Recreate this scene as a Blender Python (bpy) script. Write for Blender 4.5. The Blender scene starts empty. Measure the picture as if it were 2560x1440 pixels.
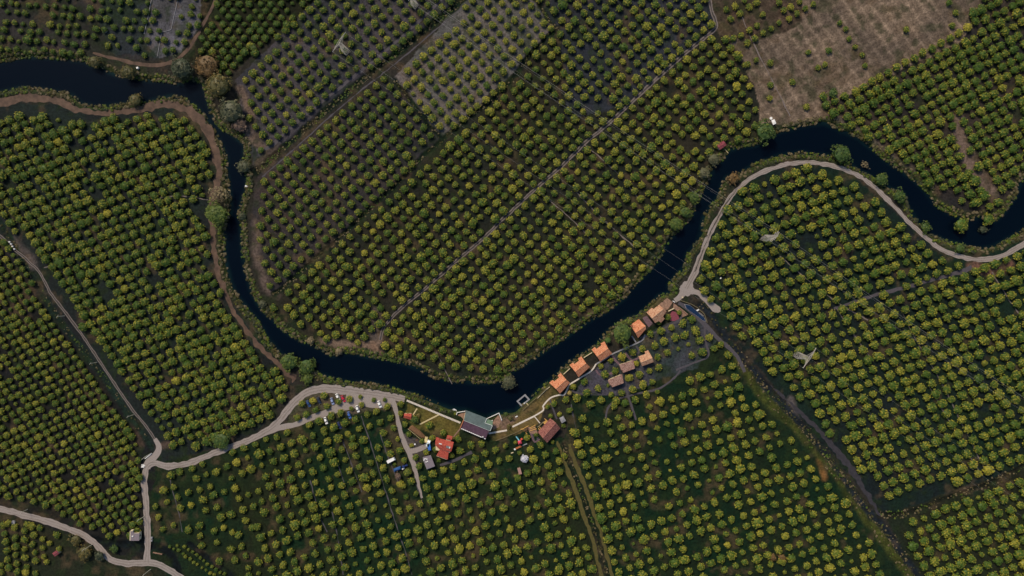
import bpy, bmesh, math, random
import numpy as np
from mathutils import Vector, Matrix
sc = bpy.context.scene
col = sc.collection
R = math.radians
H = 410.0            # camera height above the plain
M = 0.24             # metres per photo pixel at ground level

# ------------------------------------------------------------ camera, sky, sun, exposure
cam = bpy.data.objects.new('camera', bpy.data.cameras.new('camera'))
col.objects.link(cam)
cam.location = (0, 0, H); cam.rotation_euler = (0, 0, 0)
cam.data.sensor_width = 36; cam.data.lens = 36 * H / (2560 * M)
cam.data.clip_start = 1; cam.data.clip_end = 20000
sc.camera = cam
SUN_EL, SUN_AZ = R(46), R(-32)      # azimuth from +Y (top of the picture) towards +X
sd = Vector((math.sin(SUN_AZ) * math.cos(SUN_EL), math.cos(SUN_AZ) * math.cos(SUN_EL), math.sin(SUN_EL)))
w = bpy.data.worlds.new('World'); sc.world = w; w.use_nodes = True
nt = w.node_tree; nt.nodes.clear()
sky = nt.nodes.new('ShaderNodeTexSky'); sky.sky_type = 'NISHITA'; sky.sun_disc = False
sky.sun_elevation = SUN_EL; sky.sun_rotation = SUN_AZ; sky.air_density = 1.2; sky.dust_density = 1.0
bg = nt.nodes.new('ShaderNodeBackground'); bg.inputs[1].default_value = 0.075
wo = nt.nodes.new('ShaderNodeOutputWorld')
nt.links.new(sky.outputs[0], bg.inputs[0]); nt.links.new(bg.outputs[0], wo.inputs[0])
sun = bpy.data.objects.new('sun', bpy.data.lights.new('sun', 'SUN')); col.objects.link(sun)
sun.data.energy = 2.7; sun.data.angle = R(12); sun.data.color = (1.0, 0.84, 0.62)
sun.rotation_euler = sd.to_track_quat('Z', 'Y').to_euler(); sun.location = (0, 0, 600)
vs = sc.view_settings
vs.view_transform = 'Standard'; vs.look = 'None'; vs.gamma = 1; vs.use_curve_mapping = False
vs.exposure = 1.0
sc.render.engine = 'CYCLES'
sc.cycles.max_bounces = 5; sc.cycles.diffuse_bounces = 2

# ------------------------------------------------------------ helpers
def P(px, py, z=0.0):
    k = M * (H - z) / H
    return Vector(((px - 1280) * k, (720 - py) * k, z))
def lin(c):
    return tuple(0.52 * ((x / 255 / 12.92) if x / 255 <= 0.04045 else ((x / 255 + 0.055) / 1.055) ** 2.4) for x in c)
def tag(o, label=None, cat=None, group=None, kind=None):
    if label: o['label'] = label
    if cat: o['category'] = cat
    if group: o['group'] = group
    if kind: o['kind'] = kind
    return o
def empty(name, loc, label=None, cat=None, group=None, rz=0.0, scale=1.0):
    o = bpy.data.objects.new(name, None); col.objects.link(o)
    o.empty_display_size = 0.3
    o.location = loc; o.rotation_euler = (0, 0, rz); o.scale = (scale,) * 3
    return tag(o, label, cat, group)
def link(name, me, parent=None):
    o = bpy.data.objects.new(name, me); col.objects.link(o)
    if parent: o.parent = parent
    return o

class MB:
    def __init__(s): s.v = []; s.f = []; s.uv = {}
    def add(s, vs, fs):
        n = len(s.v); s.v += [tuple(v) for v in vs]; s.f += [tuple(n + i for i in f) for f in fs]; return s
    def box(s, c, size, rz=0.0, mat=None):
        hx, hy, hz = size[0] / 2, size[1] / 2, size[2] / 2
        ca, sa = math.cos(rz), math.sin(rz)
        vs = []
        for z in (-hz, hz):
            for x, y in ((-hx, -hy), (hx, -hy), (hx, hy), (-hx, hy)):
                vs.append((c[0] + x * ca - y * sa, c[1] + x * sa + y * ca, c[2] + z))
        return s.add(vs, [(3, 2, 1, 0), (4, 5, 6, 7), (0, 1, 5, 4), (1, 2, 6, 5), (2, 3, 7, 6), (3, 0, 4, 7)])
    def prism(s, pts, z0, z1):
        """pts: world xy list"""
        n = len(pts)
        area = sum(pts[i][0] * pts[(i + 1) % n][1] - pts[(i + 1) % n][0] * pts[i][1] for i in range(n))
        if area < 0: pts = pts[::-1]
        vs = [(p[0], p[1], z0) for p in pts] + [(p[0], p[1], z1) for p in pts]
        fs = [tuple(range(n - 1, -1, -1)), tuple(range(n, 2 * n))]
        fs += [(i, (i + 1) % n, n + (i + 1) % n, n + i) for i in range(n)]
        return s.add(vs, fs)
    def slab(s, top, t):
        """top: world xyz polygon; thickness t downwards"""
        n = len(top)
        area = sum(top[i][0] * top[(i + 1) % n][1] - top[(i + 1) % n][0] * top[i][1] for i in range(n))
        if area < 0: top = top[::-1]
        vs = [tuple(p) for p in top] + [(p[0], p[1], p[2] - t) for p in top]
        fs = [tuple(range(n)), tuple(range(2 * n - 1, n - 1, -1))]
        fs += [(i, n + i, n + (i + 1) % n, (i + 1) % n) for i in range(n)]
        return s.add(vs, fs)
    def tube(s, a, b, r0, r1=None, n=6):
        r1 = r0 if r1 is None else r1
        a, b = Vector(a), Vector(b); d = (b - a).normalized()
        u = d.orthogonal().normalized(); v = d.cross(u)
        vs = []
        for p, r in ((a, r0), (b, r1)):
            for i in range(n):
                t = 2 * math.pi * i / n
                vs.append(p + u * (r * math.cos(t)) + v * (r * math.sin(t)))
        fs = [(i, (i + 1) % n, n + (i + 1) % n, n + i) for i in range(n)]
        fs += [tuple(range(n - 1, -1, -1)), tuple(range(n, 2 * n))]
        return s.add(vs, fs)
    def mesh(s, name, mat=None, smooth=False):
        me = bpy.data.meshes.new(name); me.from_pydata(s.v, [], s.f); me.update()
        if mat: me.materials.append(mat)
        if smooth: me.polygons.foreach_set('use_smooth', [True] * len(me.polygons))
        return me
    def build(s, name, mat, parent=None, smooth=False):
        me = s.mesh(name, mat, smooth)
        if parent is not None and parent.type == 'EMPTY':
            me.transform(Matrix.LocRotScale(parent.location, parent.rotation_euler, parent.scale).inverted())
        return link(name, me, parent)

# ------------------------------------------------------------ materials
MATS = {}
def mat(name, color, rough=0.85, var=0.25, scale=2.0, bump=0.0, metal=0.0, spec=0.3, coord='Object', col2=None, vor=False, detail=6):
    m = bpy.data.materials.new(name); m.use_nodes = True
    t = m.node_tree; b = t.nodes['Principled BSDF']
    b.inputs['Roughness'].default_value = rough; b.inputs['Metallic'].default_value = metal
    b.inputs['Specular IOR Level'].default_value = spec
    tc = t.nodes.new('ShaderNodeTexCoord')
    if vor:
        nz = t.nodes.new('ShaderNodeTexVoronoi'); nz.inputs['Scale'].default_value = scale
        sep = t.nodes.new('ShaderNodeSeparateColor'); t.links.new(nz.outputs['Color'], sep.inputs[0]); out = sep.outputs[0]
    else:
        nz = t.nodes.new('ShaderNodeTexNoise'); nz.inputs['Scale'].default_value = scale
        nz.inputs['Detail'].default_value = detail; nz.inputs['Roughness'].default_value = 0.65; out = nz.outputs['Fac']
    t.links.new(tc.outputs[coord], nz.inputs['Vector'])
    mx = t.nodes.new('ShaderNodeMix'); mx.data_type = 'RGBA'
    c2 = col2 or tuple(min(1, c * (1 + var)) for c in color)
    c1 = color if col2 else tuple(c * (1 - var) for c in color)
    mr = t.nodes.new('ShaderNodeMapRange'); mr.inputs[1].default_value = 0.3 if not vor else 0.0; mr.inputs[2].default_value = 0.7 if not vor else 1.0
    t.links.new(out, mr.inputs[0]); t.links.new(mr.outputs[0], mx.inputs[0])
    mx.inputs[6].default_value = (*c1, 1); mx.inputs[7].default_value = (*c2, 1)
    t.links.new(mx.outputs[2], b.inputs['Base Color'])
    if bump:
        bp = t.nodes.new('ShaderNodeBump'); bp.inputs['Strength'].default_value = bump; bp.inputs['Distance'].default_value = 0.2
        t.links.new(out, bp.inputs['Height']); t.links.new(bp.outputs[0], b.inputs['Normal'])
    MATS[name] = m
    return m

def tile_mat(name, c1, c2, c3):
    """pantiles: UV in metres, u along the ridge, v down the slope"""
    m = bpy.data.materials.new(name); m.use_nodes = True
    t = m.node_tree; b = t.nodes['Principled BSDF']; b.inputs['Roughness'].default_value = 0.9; b.inputs['Specular IOR Level'].default_value = 0.2
    uv = t.nodes.new('ShaderNodeUVMap'); uv.uv_map = 'UVMap'
    mp = t.nodes.new('ShaderNodeMapping'); mp.inputs['Scale'].default_value = (4.2, 2.6, 1); t.links.new(uv.outputs[0], mp.inputs[0])
    wn = t.nodes.new('ShaderNodeTexWhiteNoise'); wn.noise_dimensions = '2D'
    fl = t.nodes.new('ShaderNodeVectorMath'); fl.operation = 'FLOOR'
    t.links.new(mp.outputs[0], fl.inputs[0]); t.links.new(fl.outputs[0], wn.inputs['Vector'])
    vo = t.nodes.new('ShaderNodeTexNoise'); vo.inputs['Scale'].default_value = 1.5; vo.inputs['Detail'].default_value = 3
    t.links.new(uv.outputs[0], vo.inputs['Vector'])
    ad = t.nodes.new('ShaderNodeMath'); ad.operation = 'MULTIPLY_ADD'; ad.inputs[1].default_value = 0.75; 
    t.links.new(wn.outputs['Value'], ad.inputs[0])
    m2 = t.nodes.new('ShaderNodeMath'); m2.operation = 'MULTIPLY'; m2.inputs[1].default_value = 0.3
    t.links.new(vo.outputs['Fac'], m2.inputs[0]); t.links.new(m2.outputs[0], ad.inputs[2])
    rp = t.nodes.new('ShaderNodeValToRGB'); e = rp.color_ramp.elements
    e[0].position = 0.08; e[0].color = (*c3, 1); e[1].position = 0.95; e[1].color = (*c2, 1)
    k = e.new(0.45); k.color = (*c1, 1)
    t.links.new(ad.outputs[0], rp.inputs[0]); t.links.new(rp.outputs[0], b.inputs['Base Color'])
    wv = t.nodes.new('ShaderNodeTexWave'); wv.wave_type = 'BANDS'; wv.bands_direction = 'X'; wv.inputs['Scale'].default_value = 4.2 / 2
    wv.inputs['Distortion'].default_value = 0.4
    t.links.new(uv.outputs[0], wv.inputs['Vector'])
    bp = t.nodes.new('ShaderNodeBump'); bp.inputs['Strength'].default_value = 0.7; bp.inputs['Distance'].default_value = 0.08
    t.links.new(wv.outputs['Fac'], bp.inputs['Height']); t.links.new(bp.outputs[0], b.inputs['Normal'])
    return m

def leaf_mat(name, green, olive):
    m = bpy.data.materials.new(name); m.use_nodes = True
    t = m.node_tree; b = t.nodes['Principled BSDF']
    b.inputs['Roughness'].default_value = 0.55; b.inputs['Specular IOR Level'].default_value = 0.25
    at = t.nodes.new('ShaderNodeAttribute'); at.attribute_name = 'lobe'
    ti = t.nodes.new('ShaderNodeAttribute'); ti.attribute_name = 'tint'; ti.attribute_type = 'INSTANCER'
    ad = t.nodes.new('ShaderNodeMath'); ad.operation = 'ADD'
    t.links.new(at.outputs['Fac'], ad.inputs[0]); t.links.new(ti.outputs['Fac'], ad.inputs[1])
    rp = t.nodes.new('ShaderNodeValToRGB'); e = rp.color_ramp.elements
    e[0].position = 0.1; e[0].color = (*green, 1); e[1].position = 1.0; e[1].color = (*olive, 1)
    t.links.new(ad.outputs[0], rp.inputs[0]); t.links.new(rp.outputs[0], b.inputs['Base Color'])
    tr = t.nodes.new('ShaderNodeBsdfTranslucent'); t.links.new(rp.outputs[0], tr.inputs[0])
    mx = t.nodes.new('ShaderNodeMixShader'); mx.inputs[0].default_value = 0.2
    t.links.new(b.outputs[0], mx.inputs[1]); t.links.new(tr.outputs[0], mx.inputs[2])
    t.links.new(mx.outputs[0], t.nodes['Material Output'].inputs[0])
    return m

gravel = mat('gravel', lin((156, 146, 142)), var=0.22, scale=1.6, bump=0.5, detail=10)
rutdirt = mat('rut_dirt', lin((118, 108, 106)), var=0.3, scale=0.9, bump=0.5, detail=10)
redearth = mat('red_earth', lin((92, 72, 60)), var=0.6, scale=0.22, bump=0.5, detail=10)
tanearth = mat('dry_grass', lin((86, 80, 36)), var=0.4, scale=0.9, bump=0.5, detail=10)
darkpath = mat('dark_path', lin((78, 74, 82)), var=0.25, scale=1.2, bump=0.4, detail=10)
canaldirt = mat('canal_dirt', lin((50, 48, 56)), var=0.45, scale=0.6, bump=0.6, detail=10)
rutdark = mat('rut_gravel', lin((136, 126, 121)), var=0.25, scale=1.6, bump=0.4, detail=8)
grasscentre = mat('track_grass', lin((58, 54, 50)), var=0.4, scale=1.5, bump=0.4)
paleslab = mat('pale_slab', lin((226, 216, 204)), var=0.08, scale=3)
creamwall = mat('cream_render', lin((226, 208, 172)), var=0.1, scale=1.5)
whitepaint = mat('white_paint', (0.52, 0.52, 0.52), rough=0.4, var=0.04, scale=3)
greyconc = mat('grey_concrete', lin((150, 150, 156)), var=0.15, scale=1.2)
gravelroof = mat('gravel_roof', lin((132, 122, 132)), var=0.3, scale=2.5, bump=0.3)
bark = mat('bark', (0.09, 0.07, 0.05), var=0.3, scale=4, bump=0.4)
pinkpave = mat('pink_paving', lin((136, 66, 82)), var=0.2, scale=2.5, vor=True)
stonepave = mat('stone_paving', lin((150, 118, 100)), var=0.3, scale=1.8, vor=True)
brickpave = mat('brick_paving', lin((112, 88, 98)), var=0.3, scale=2.0, vor=True)
steel = mat('galvanised_steel', lin((205, 198, 190)), rough=0.45, metal=0.25, var=0.08, scale=2)
cablem = mat('cable_aluminium', lin((190, 190, 192)), rough=0.4, metal=0.3, var=0.05)
timber = mat('yellow_timber', lin((226, 176, 98)), var=0.18, scale=2.5)
darkwood = mat('brown_timber', lin((110, 80, 62)), var=0.25, scale=2)
palewood = mat('pale_timber', lin((214, 196, 150)), var=0.2, scale=2)
glassm = mat('window_glass', (0.02, 0.025, 0.035), rough=0.1, var=0.1, spec=0.6)
rubber = mat('tyre_rubber', (0.02, 0.02, 0.02), var=0.1)
doorwood = mat('door_wood', (0.16, 0.08, 0.04), var=0.2)
bluecover = mat('blue_tarpaulin', lin((28, 84, 150)), rough=0.6, var=0.35, scale=0.6, bump=0.5)
bluepaint = mat('blue_paint', lin((66, 124, 206)), rough=0.35, var=0.06)
slidecyan = mat('slide_plastic', lin((40, 170, 205)), rough=0.4, var=0.05)
slidepink = mat('tower_plastic', lin((225, 70, 96)), rough=0.5, var=0.2, scale=1)
greensheet = mat('green_roof_sheet', lin((84, 102, 104)), rough=0.6, var=0.3, scale=0.5, detail=8)
mosssheet = mat('moss_roof_sheet', lin((104, 132, 108)), rough=0.7, var=0.25, scale=0.8)
plumsheet = mat('plum_roof_tile', lin((92, 66, 84)), rough=0.8, var=0.35, scale=0.7, detail=9)
gutter = mat('white_gutter', lin((214, 222, 222)), rough=0.5, var=0.06)
compost = mat('brown_compost', lin((118, 86, 58)), var=0.45, scale=1.3, bump=0.8, detail=10)
blackplastic = mat('dark_cover', lin((30, 38, 56)), rough=0.5, var=0.4, scale=0.8)
bluewater = mat('pool_water', lin((24, 46, 78)), rough=0.1, var=0.3, scale=0.3, spec=0.5)
fencewood = mat('weathered_fence', lin((128, 118, 88)), var=0.2)
tile_bright = tile_mat('clay_tiles_orange', lin((220, 138, 98)), lin((246, 184, 146)), lin((178, 98, 66)))
tile_pale = tile_mat('clay_tiles_weathered', lin((178, 132, 118)), lin((218, 184, 168)), lin((120, 82, 78)))
tile_dark = tile_mat('clay_tiles_brown', lin((150, 92, 84)), lin((186, 132, 120)), lin((98, 54, 58)))
tile_mix = tile_mat('clay_tiles_cream', lin((206, 152, 122)), lin((232, 194, 160)), lin((160, 98, 72)))
tile_grey = tile_mat('clay_tiles_grey', lin((150, 132, 126)), lin((192, 176, 166)), lin((88, 78, 80)))
tile_red = tile_mat('clay_tiles_red', lin((192, 84, 70)), lin((216, 114, 92)), lin((156, 60, 58)))
tile_crimson = tile_mat('clay_tiles_crimson', lin((140, 66, 78)), lin((164, 92, 98)), lin((104, 44, 58)))

# ------------------------------------------------------------ numpy noise and distances
rng = np.random.default_rng(7)
def vnoise(x, y, cell, seed):
    r = np.random.default_rng(seed); n = 256; g = r.random((n, n))
    fx, fy = x / cell, y / cell
    ix, iy = np.floor(fx).astype(int), np.floor(fy).astype(int)
    tx, ty = fx - ix, fy - iy
    tx = tx * tx * (3 - 2 * tx); ty = ty * ty * (3 - 2 * ty)
    a = g[iy % n, ix % n]; b = g[iy % n, (ix + 1) % n]; c = g[(iy + 1) % n, ix % n]; d = g[(iy + 1) % n, (ix + 1) % n]
    return (a * (1 - tx) + b * tx) * (1 - ty) + (c * (1 - tx) + d * tx) * ty
def fbm(x, y, cell, seed, o=4):
    s = 0; a = 0.5; t = 0
    for i in range(o):
        s = s + a * vnoise(x, y, cell / 2 ** i, seed + i); t += a; a *= 0.55
    return s / t
def inpoly(x, y, poly):
    r = np.zeros(x.shape, bool); n = len(poly)
    for i in range(n):
        x0, y0 = poly[i]; x1, y1 = poly[(i + 1) % n]
        if y0 == y1: continue
        c = ((y0 > y) != (y1 > y)) & (x < (x1 - x0) * (y - y0) / (y1 - y0) + x0)
        r ^= c
    return r
def dline(x, y, pts):
    d = np.full(x.shape, 1e9)
    for (x0, y0), (x1, y1) in zip(pts[:-1], pts[1:]):
        dx, dy = x1 - x0, y1 - y0; L = dx * dx + dy * dy + 1e-9
        m = (x > min(x0, x1) - 90) & (x < max(x0, x1) + 90) & (y > min(y0, y1) - 90) & (y < max(y0, y1) + 90)
        if not m.any(): continue
        xs, ys = x[m], y[m]
        t = np.clip(((xs - x0) * dx + (ys - y0) * dy) / L, 0, 1)
        d[m] = np.minimum(d[m], np.hypot(xs - x0 - t * dx, ys - y0 - t * dy))
    return d
def smooth_line(pts, step=4.0):
    """Catmull-Rom through the points, resampled"""
    p = np.array(pts, float); n = len(p)
    if n < 3:
        out = p
        L = np.hypot(*(p[1] - p[0])); k = max(2, int(L / step))
        t = np.linspace(0, 1, k)[:, None]; return p[0] * (1 - t) + p[1] * t
    res = []
    for i in range(n - 1):
        p0 = p[max(i - 1, 0)]; p1 = p[i]; p2 = p[i + 1]; p3 = p[min(i + 2, n - 1)]
        k = max(2, int(np.hypot(*(p2 - p1)) / step))
        t = np.linspace(0, 1, k, endpoint=False)[:, None]
        res.append(0.5 * ((2 * p1) + (-p0 + p2) * t + (2 * p0 - 5 * p1 + 4 * p2 - p3) * t ** 2 + (-p0 + 3 * p1 - 3 * p2 + p3) * t ** 3))
    res.append(p[-1:]); return np.vstack(res)

# ------------------------------------------------------------ the plan, in photo pixels
NB = [(-400, 140), (-150, 150), (0, 150), (60, 140), (130, 143), (200, 150), (240, 165), (290, 185), (340, 195), (400, 200), (440, 205), (490, 200), (512, 222),
      (522, 265), (547, 317), (580, 333), (610, 360), (610, 400), (617, 460), (613, 480), (597, 530), (603, 567), (605, 613), (613, 680), (627, 720),
      (638, 747), (660, 780), (683, 800), (707, 823), (750, 850), (790, 867), (830, 887), (860, 880), (893, 883), (940, 893), (990, 903), (1023, 913),
      (1057, 927), (1090, 943), (1140, 953), (1207, 955), (1250, 950), (1280, 927), (1323, 903), (1380, 863), (1430, 830), (1480, 797), (1530, 767), (1573, 730),
      (1597, 700), (1630, 667), (1653, 637), (1673, 597), (1697, 573), (1720, 550), (1743, 510), (1753, 480), (1773, 443), (1783, 417), (1810, 393), (1820, 377), (1840, 367),
      (1880, 360), (1913, 352), (1940, 330), (1980, 320), (2020, 310), (2060, 303), (2090, 316), (2120, 330), (2153, 343), (2187, 373), (2213, 397), (2253, 423),
      (2287, 447), (2320, 477), (2340, 510), (2370, 527), (2403, 543), (2430, 547), (2453, 540), (2493, 547), (2520, 517), (2537, 493), (2556, 450), (2620, 400), (2800, 330), (2960, 300)]
SB = [(-400, 240), (-150, 240), (0, 230), (50, 220), (100, 223), (140, 230), (167, 233), (187, 247), (207, 260), (240, 267), (283, 263), (313, 260), (357, 257), (393, 247), (427, 242),
      (460, 248), (493, 273), (520, 303), (537, 333), (550, 360), (563, 393), (563, 433), (570, 467), (573, 490), (573, 523), (560, 573), (557, 623), (563, 667), (573, 707),
      (593, 743), (617, 777), (640, 800), (660, 840), (683, 870), (707, 890), (745, 905), (785, 920), (800, 940), (853, 953), (882, 959), (932, 961), (957, 966), (982, 971), (1007, 981), (1040, 989),
      (1085, 1008), (1120, 1021), (1160, 1026), (1215, 1046), (1248, 1034), (1287, 1030), (1300, 1020), (1325, 999), (1345, 982), (1372, 955), (1390, 940), (1410, 920), (1430, 904),
      (1447, 892), (1480, 871), (1496, 859), (1519, 832), (1562, 801), (1597, 791), (1612, 775), (1631, 760), (1650, 742), (1669, 736), (1680, 730), (1674, 713), (1687, 697), (1713, 667),
      (1720, 637), (1740, 613), (1757, 580), (1760, 547), (1777, 517), (1797, 497), (1807, 460), (1820, 443), (1853, 433), (1880, 417), (1920, 400), (1970, 387), (2003, 382),
      (2043, 387), (2080, 390), (2120, 407), (2147, 427), (2170, 437), (2213, 467), (2260, 487), (2267, 513), (2290, 547), (2310, 577), (2337, 593), (2387, 610), (2430, 620), (2470, 622),
      (2503, 610), (2527, 597), (2560, 577), (2640, 520), (2800, 450), (2960, 420)]
RIVER = NB + SB[::-1]

ROAD1 = [(-150, 1240), (0, 1272), (50, 1285), (117, 1303), (167, 1320), (207, 1337), (240, 1360), (263, 1387), (283, 1401), (317, 1408), (363, 1407), (393, 1411), (427, 1427), (500, 1480), (600, 1560)]
ROAD2 = [(367, 1408), (369, 1360), (367, 1293), (362, 1227), (361, 1190), (370, 1165), (388, 1158), (417, 1165), (467, 1159), (517, 1140), (567, 1120), (617, 1103), (640, 1092), (667, 1077), (690, 1060), (713, 1033),
         (737, 1005), (763, 983), (793, 974), (827, 972), (873, 977), (923, 983), (973, 990), (1012, 998)]
ROAD2B = [(366, 1168), (378, 1150), (393, 1133), (397, 1117), (387, 1097)]
TRACK3 = [(397, 1117), (387, 1097), (363, 1063), (333, 1027), (307, 990), (283, 955), (247, 900), (200, 830), (157, 773), (127, 733), (100, 683), (73, 655), (33, 620), (0, 590), (-60, 540)]
DITCH3 = [(-40, 520), (10, 572), (93, 717), (145, 795), (187, 848), (227, 903), (267, 956), (315, 1027), (350, 1077), (378, 1116)]
TRACK4 = [(-100, 262), (0, 256), (60, 244), (130, 250), (190, 272), (260, 283), (340, 275), (400, 262), (450, 266), (490, 290), (518, 325), (537, 372), (547, 420), (545, 455), (533, 490), (530, 525), (533, 570), (536, 640), (546, 690), (566, 740), (590, 790), (620, 830), (660, 880), (700, 915), (738, 950)]
TRACK5 = [(950, 850), (963, 813), (1007, 767), (1073, 713), (1140, 653), (1207, 597), (1257, 547), (1280, 527), (1330, 480), (1413, 407), (1463, 357), (1520, 310), (1567, 267), (1613, 223), (1657, 183), (1713, 133), (1763, 93), (1789, 70), (1788, 50), (1777, 17), (1770, -60)]
ROAD6 = [(1715, 722), (1737, 680), (1757, 627), (1780, 573), (1813, 513), (1840, 477), (1880, 443), (1920, 425), (1960, 412), (2013, 406), (2063, 411), (2107, 422), (2147, 440), (2180, 463), (2203, 485), (2237, 517), (2270, 553), (2307, 587), (2347, 620), (2387, 637), (2430, 648), (2467, 648), (2503, 640), (2537, 623), (2570, 603), (2680, 540)]
ROAD6B = [(1718, 722), (1700, 742), (1687, 752)]
ROAD6C = [(1722, 728), (1747, 733), (1770, 752), (1790, 774)]
TRACK7 = [(1696, 757), (1725, 775), (1752, 800), (1775, 825), (1800, 850), (1825, 872), (1845, 895), (1862, 930)]
TRACK7B = [(1762, 812), (1763, 850), (1770, 890), (1740, 905), (1690, 925)]
CANAL = [(1752, 765), (1780, 790), (1815, 840), (1850, 885), (1880, 925), (1915, 965), (1960, 1015), (2010, 1070), (2060, 1130), (2110, 1195), (2155, 1260), (2200, 1310), (2240, 1360), (2290, 1430), (2350, 1520)]
CANALROAD = [(1925, 962), (1950, 985), (1985, 1015), (2040, 1070), (2095, 1130), (2140, 1190), (2185, 1265), (2200, 1290)]
CANALGRASS = [(1845, 900), (1880, 945), (1930, 1010), (1985, 1060), (2040, 1120), (2090, 1180), (2140, 1250), (2190, 1320), (2240, 1390), (2290, 1460)]
STRIP8A = [(1393, 1103), (1413, 1160), (1440, 1227), (1460, 1293), (1480, 1343), (1500, 1427), (1510, 1480)]
STRIP8B = [(1423, 1110), (1440, 1160), (1467, 1227), (1487, 1287), (1510, 1360), (1530, 1440), (1540, 1490)]
DITCH8 = [(1408, 1112), (1428, 1165), (1453, 1230), (1474, 1292), (1496, 1355), (1516, 1435), (1524, 1490)]
TRACK9 = [(560, -60), (538, 0), (518, 42), (490, 92), (462, 132), (430, 155), (380, 163), (330, 157), (270, 142), (232, 132)]
DITCHA = [(1190, -25), (1153, 3), (1073, 67), (973, 147), (890, 213), (807, 283), (740, 343), (640, 430)]
TRACKA = [(1110, -10), (1083, 20), (973, 120), (890, 187), (807, 253), (723, 323), (673, 368), (640, 375)]
TRACKA2 = [(1165, 12), (1085, 78), (985, 162), (900, 228), (818, 298), (752, 358), (655, 442)]
DITCHB = [(987, 200), (1040, 270), (1103, 347)]
DITCHC = [(1395, 70), (1330, 130), (1257, 230), (1173, 290), (1107, 350), (1057, 393), (973, 477), (907, 540), (840, 603), (773, 660), (723, 707), (683, 735)]
DITCHD = [(1330, -10), (1390, 70)]
DITCHF = [(190, 1338), (240, 1352), (300, 1362), (345, 1366), (400, 1370), (430, 1392), (450, 1440)]
DITCHG = [(475, 1362), (520, 1395), (590, 1445), (640, 1490)]
DITCHE = [(2200, 1285), (2260, 1285), (2330, 1262), (2400, 1235), (2480, 1205), (2560, 1165)]
PARK2 = [(640, 1093), (690, 1072), (740, 1060), (775, 1046), (815, 1032), (850, 1018), (885, 1008), (915, 998)]
FARMROAD = [(970, 992), (985, 1010), (993, 1040), (1000, 1075), (1010, 1105), (1020, 1128), (1035, 1165), (1045, 1205), (1055, 1245)]
FARMSPUR = [(1018, 1130), (1040, 1125), (1068, 1113)]
TRACK10 = [(2085, 772), (2180, 740), (2250, 722), (2330, 700), (2400, 680), (2430, 668)]
YARDPATHS = [[(1590, 865), (1598, 880), (1575, 890)], [(1530, 890), (1548, 912)], [(1490, 925), (1502, 938), (1540, 930)], [(1563, 882), (1580, 900), (1600, 893)],
             [(1600, 845), (1640, 830), (1690, 805), (1705, 790)], [(1555, 950), (1570, 990), (1590, 1050)], [(1515, 1050), (1520, 1020), (1545, 998), (1590, 985), (1650, 970), (1690, 940), (1700, 925)],
             [(1470, 960), (1455, 985), (1430, 975)], [(1343, 1090), (1345, 1100), (1336, 1105), (1330, 1085)]]
DARKPATHS = [[(1188, 1166), (1100, 1163), (1140, 1150), (1180, 1130)][1:]]
WHEEL = [[(903, 1040), (930, 1120), (983, 1290), (1010, 1370), (1030, 1437)], [(857, 1100), (880, 1165), (905, 1230)], [(950, 1085), (975, 1155), (1000, 1220)], [(830, 1280), (845, 1350), (858, 1437)],
         [(775, 1200), (800, 1290), (818, 1330)], [(840, 1145), (868, 1230)], [(425, 1200), (448, 1290), (455, 1330)], [(1448, 1095), (1435, 1050), (1428, 1010)], [(1040, 1210), (1060, 1265)],
         [(1950, 640), (2020, 700), (2100, 760), (2170, 800)], [(1460, 360), (1540, 430), (1600, 500)], [(1345, 480), (1420, 540), (1480, 600)], [(1440, 480), (1520, 560), (1590, 620)], [(2090, 770), (2130, 830), (2180, 900)],
         [(2255, 780), (2290, 850), (2350, 950), (2420, 1090), (2470, 1190)], [(2480, 680), (2530, 760), (2600, 850)], [(2320, 960), (2400, 1100), (2450, 1180)], [(340, 505), (440, 490), (520, 500)], [(110, 670), (200, 640), (320, 590)],
         [(1850, 30), (1880, 100), (1930, 200), (1975, 290)], [(1090, 880), (1130, 960)], [(1180, 800), (1250, 880)]]

GAP = 30
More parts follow.
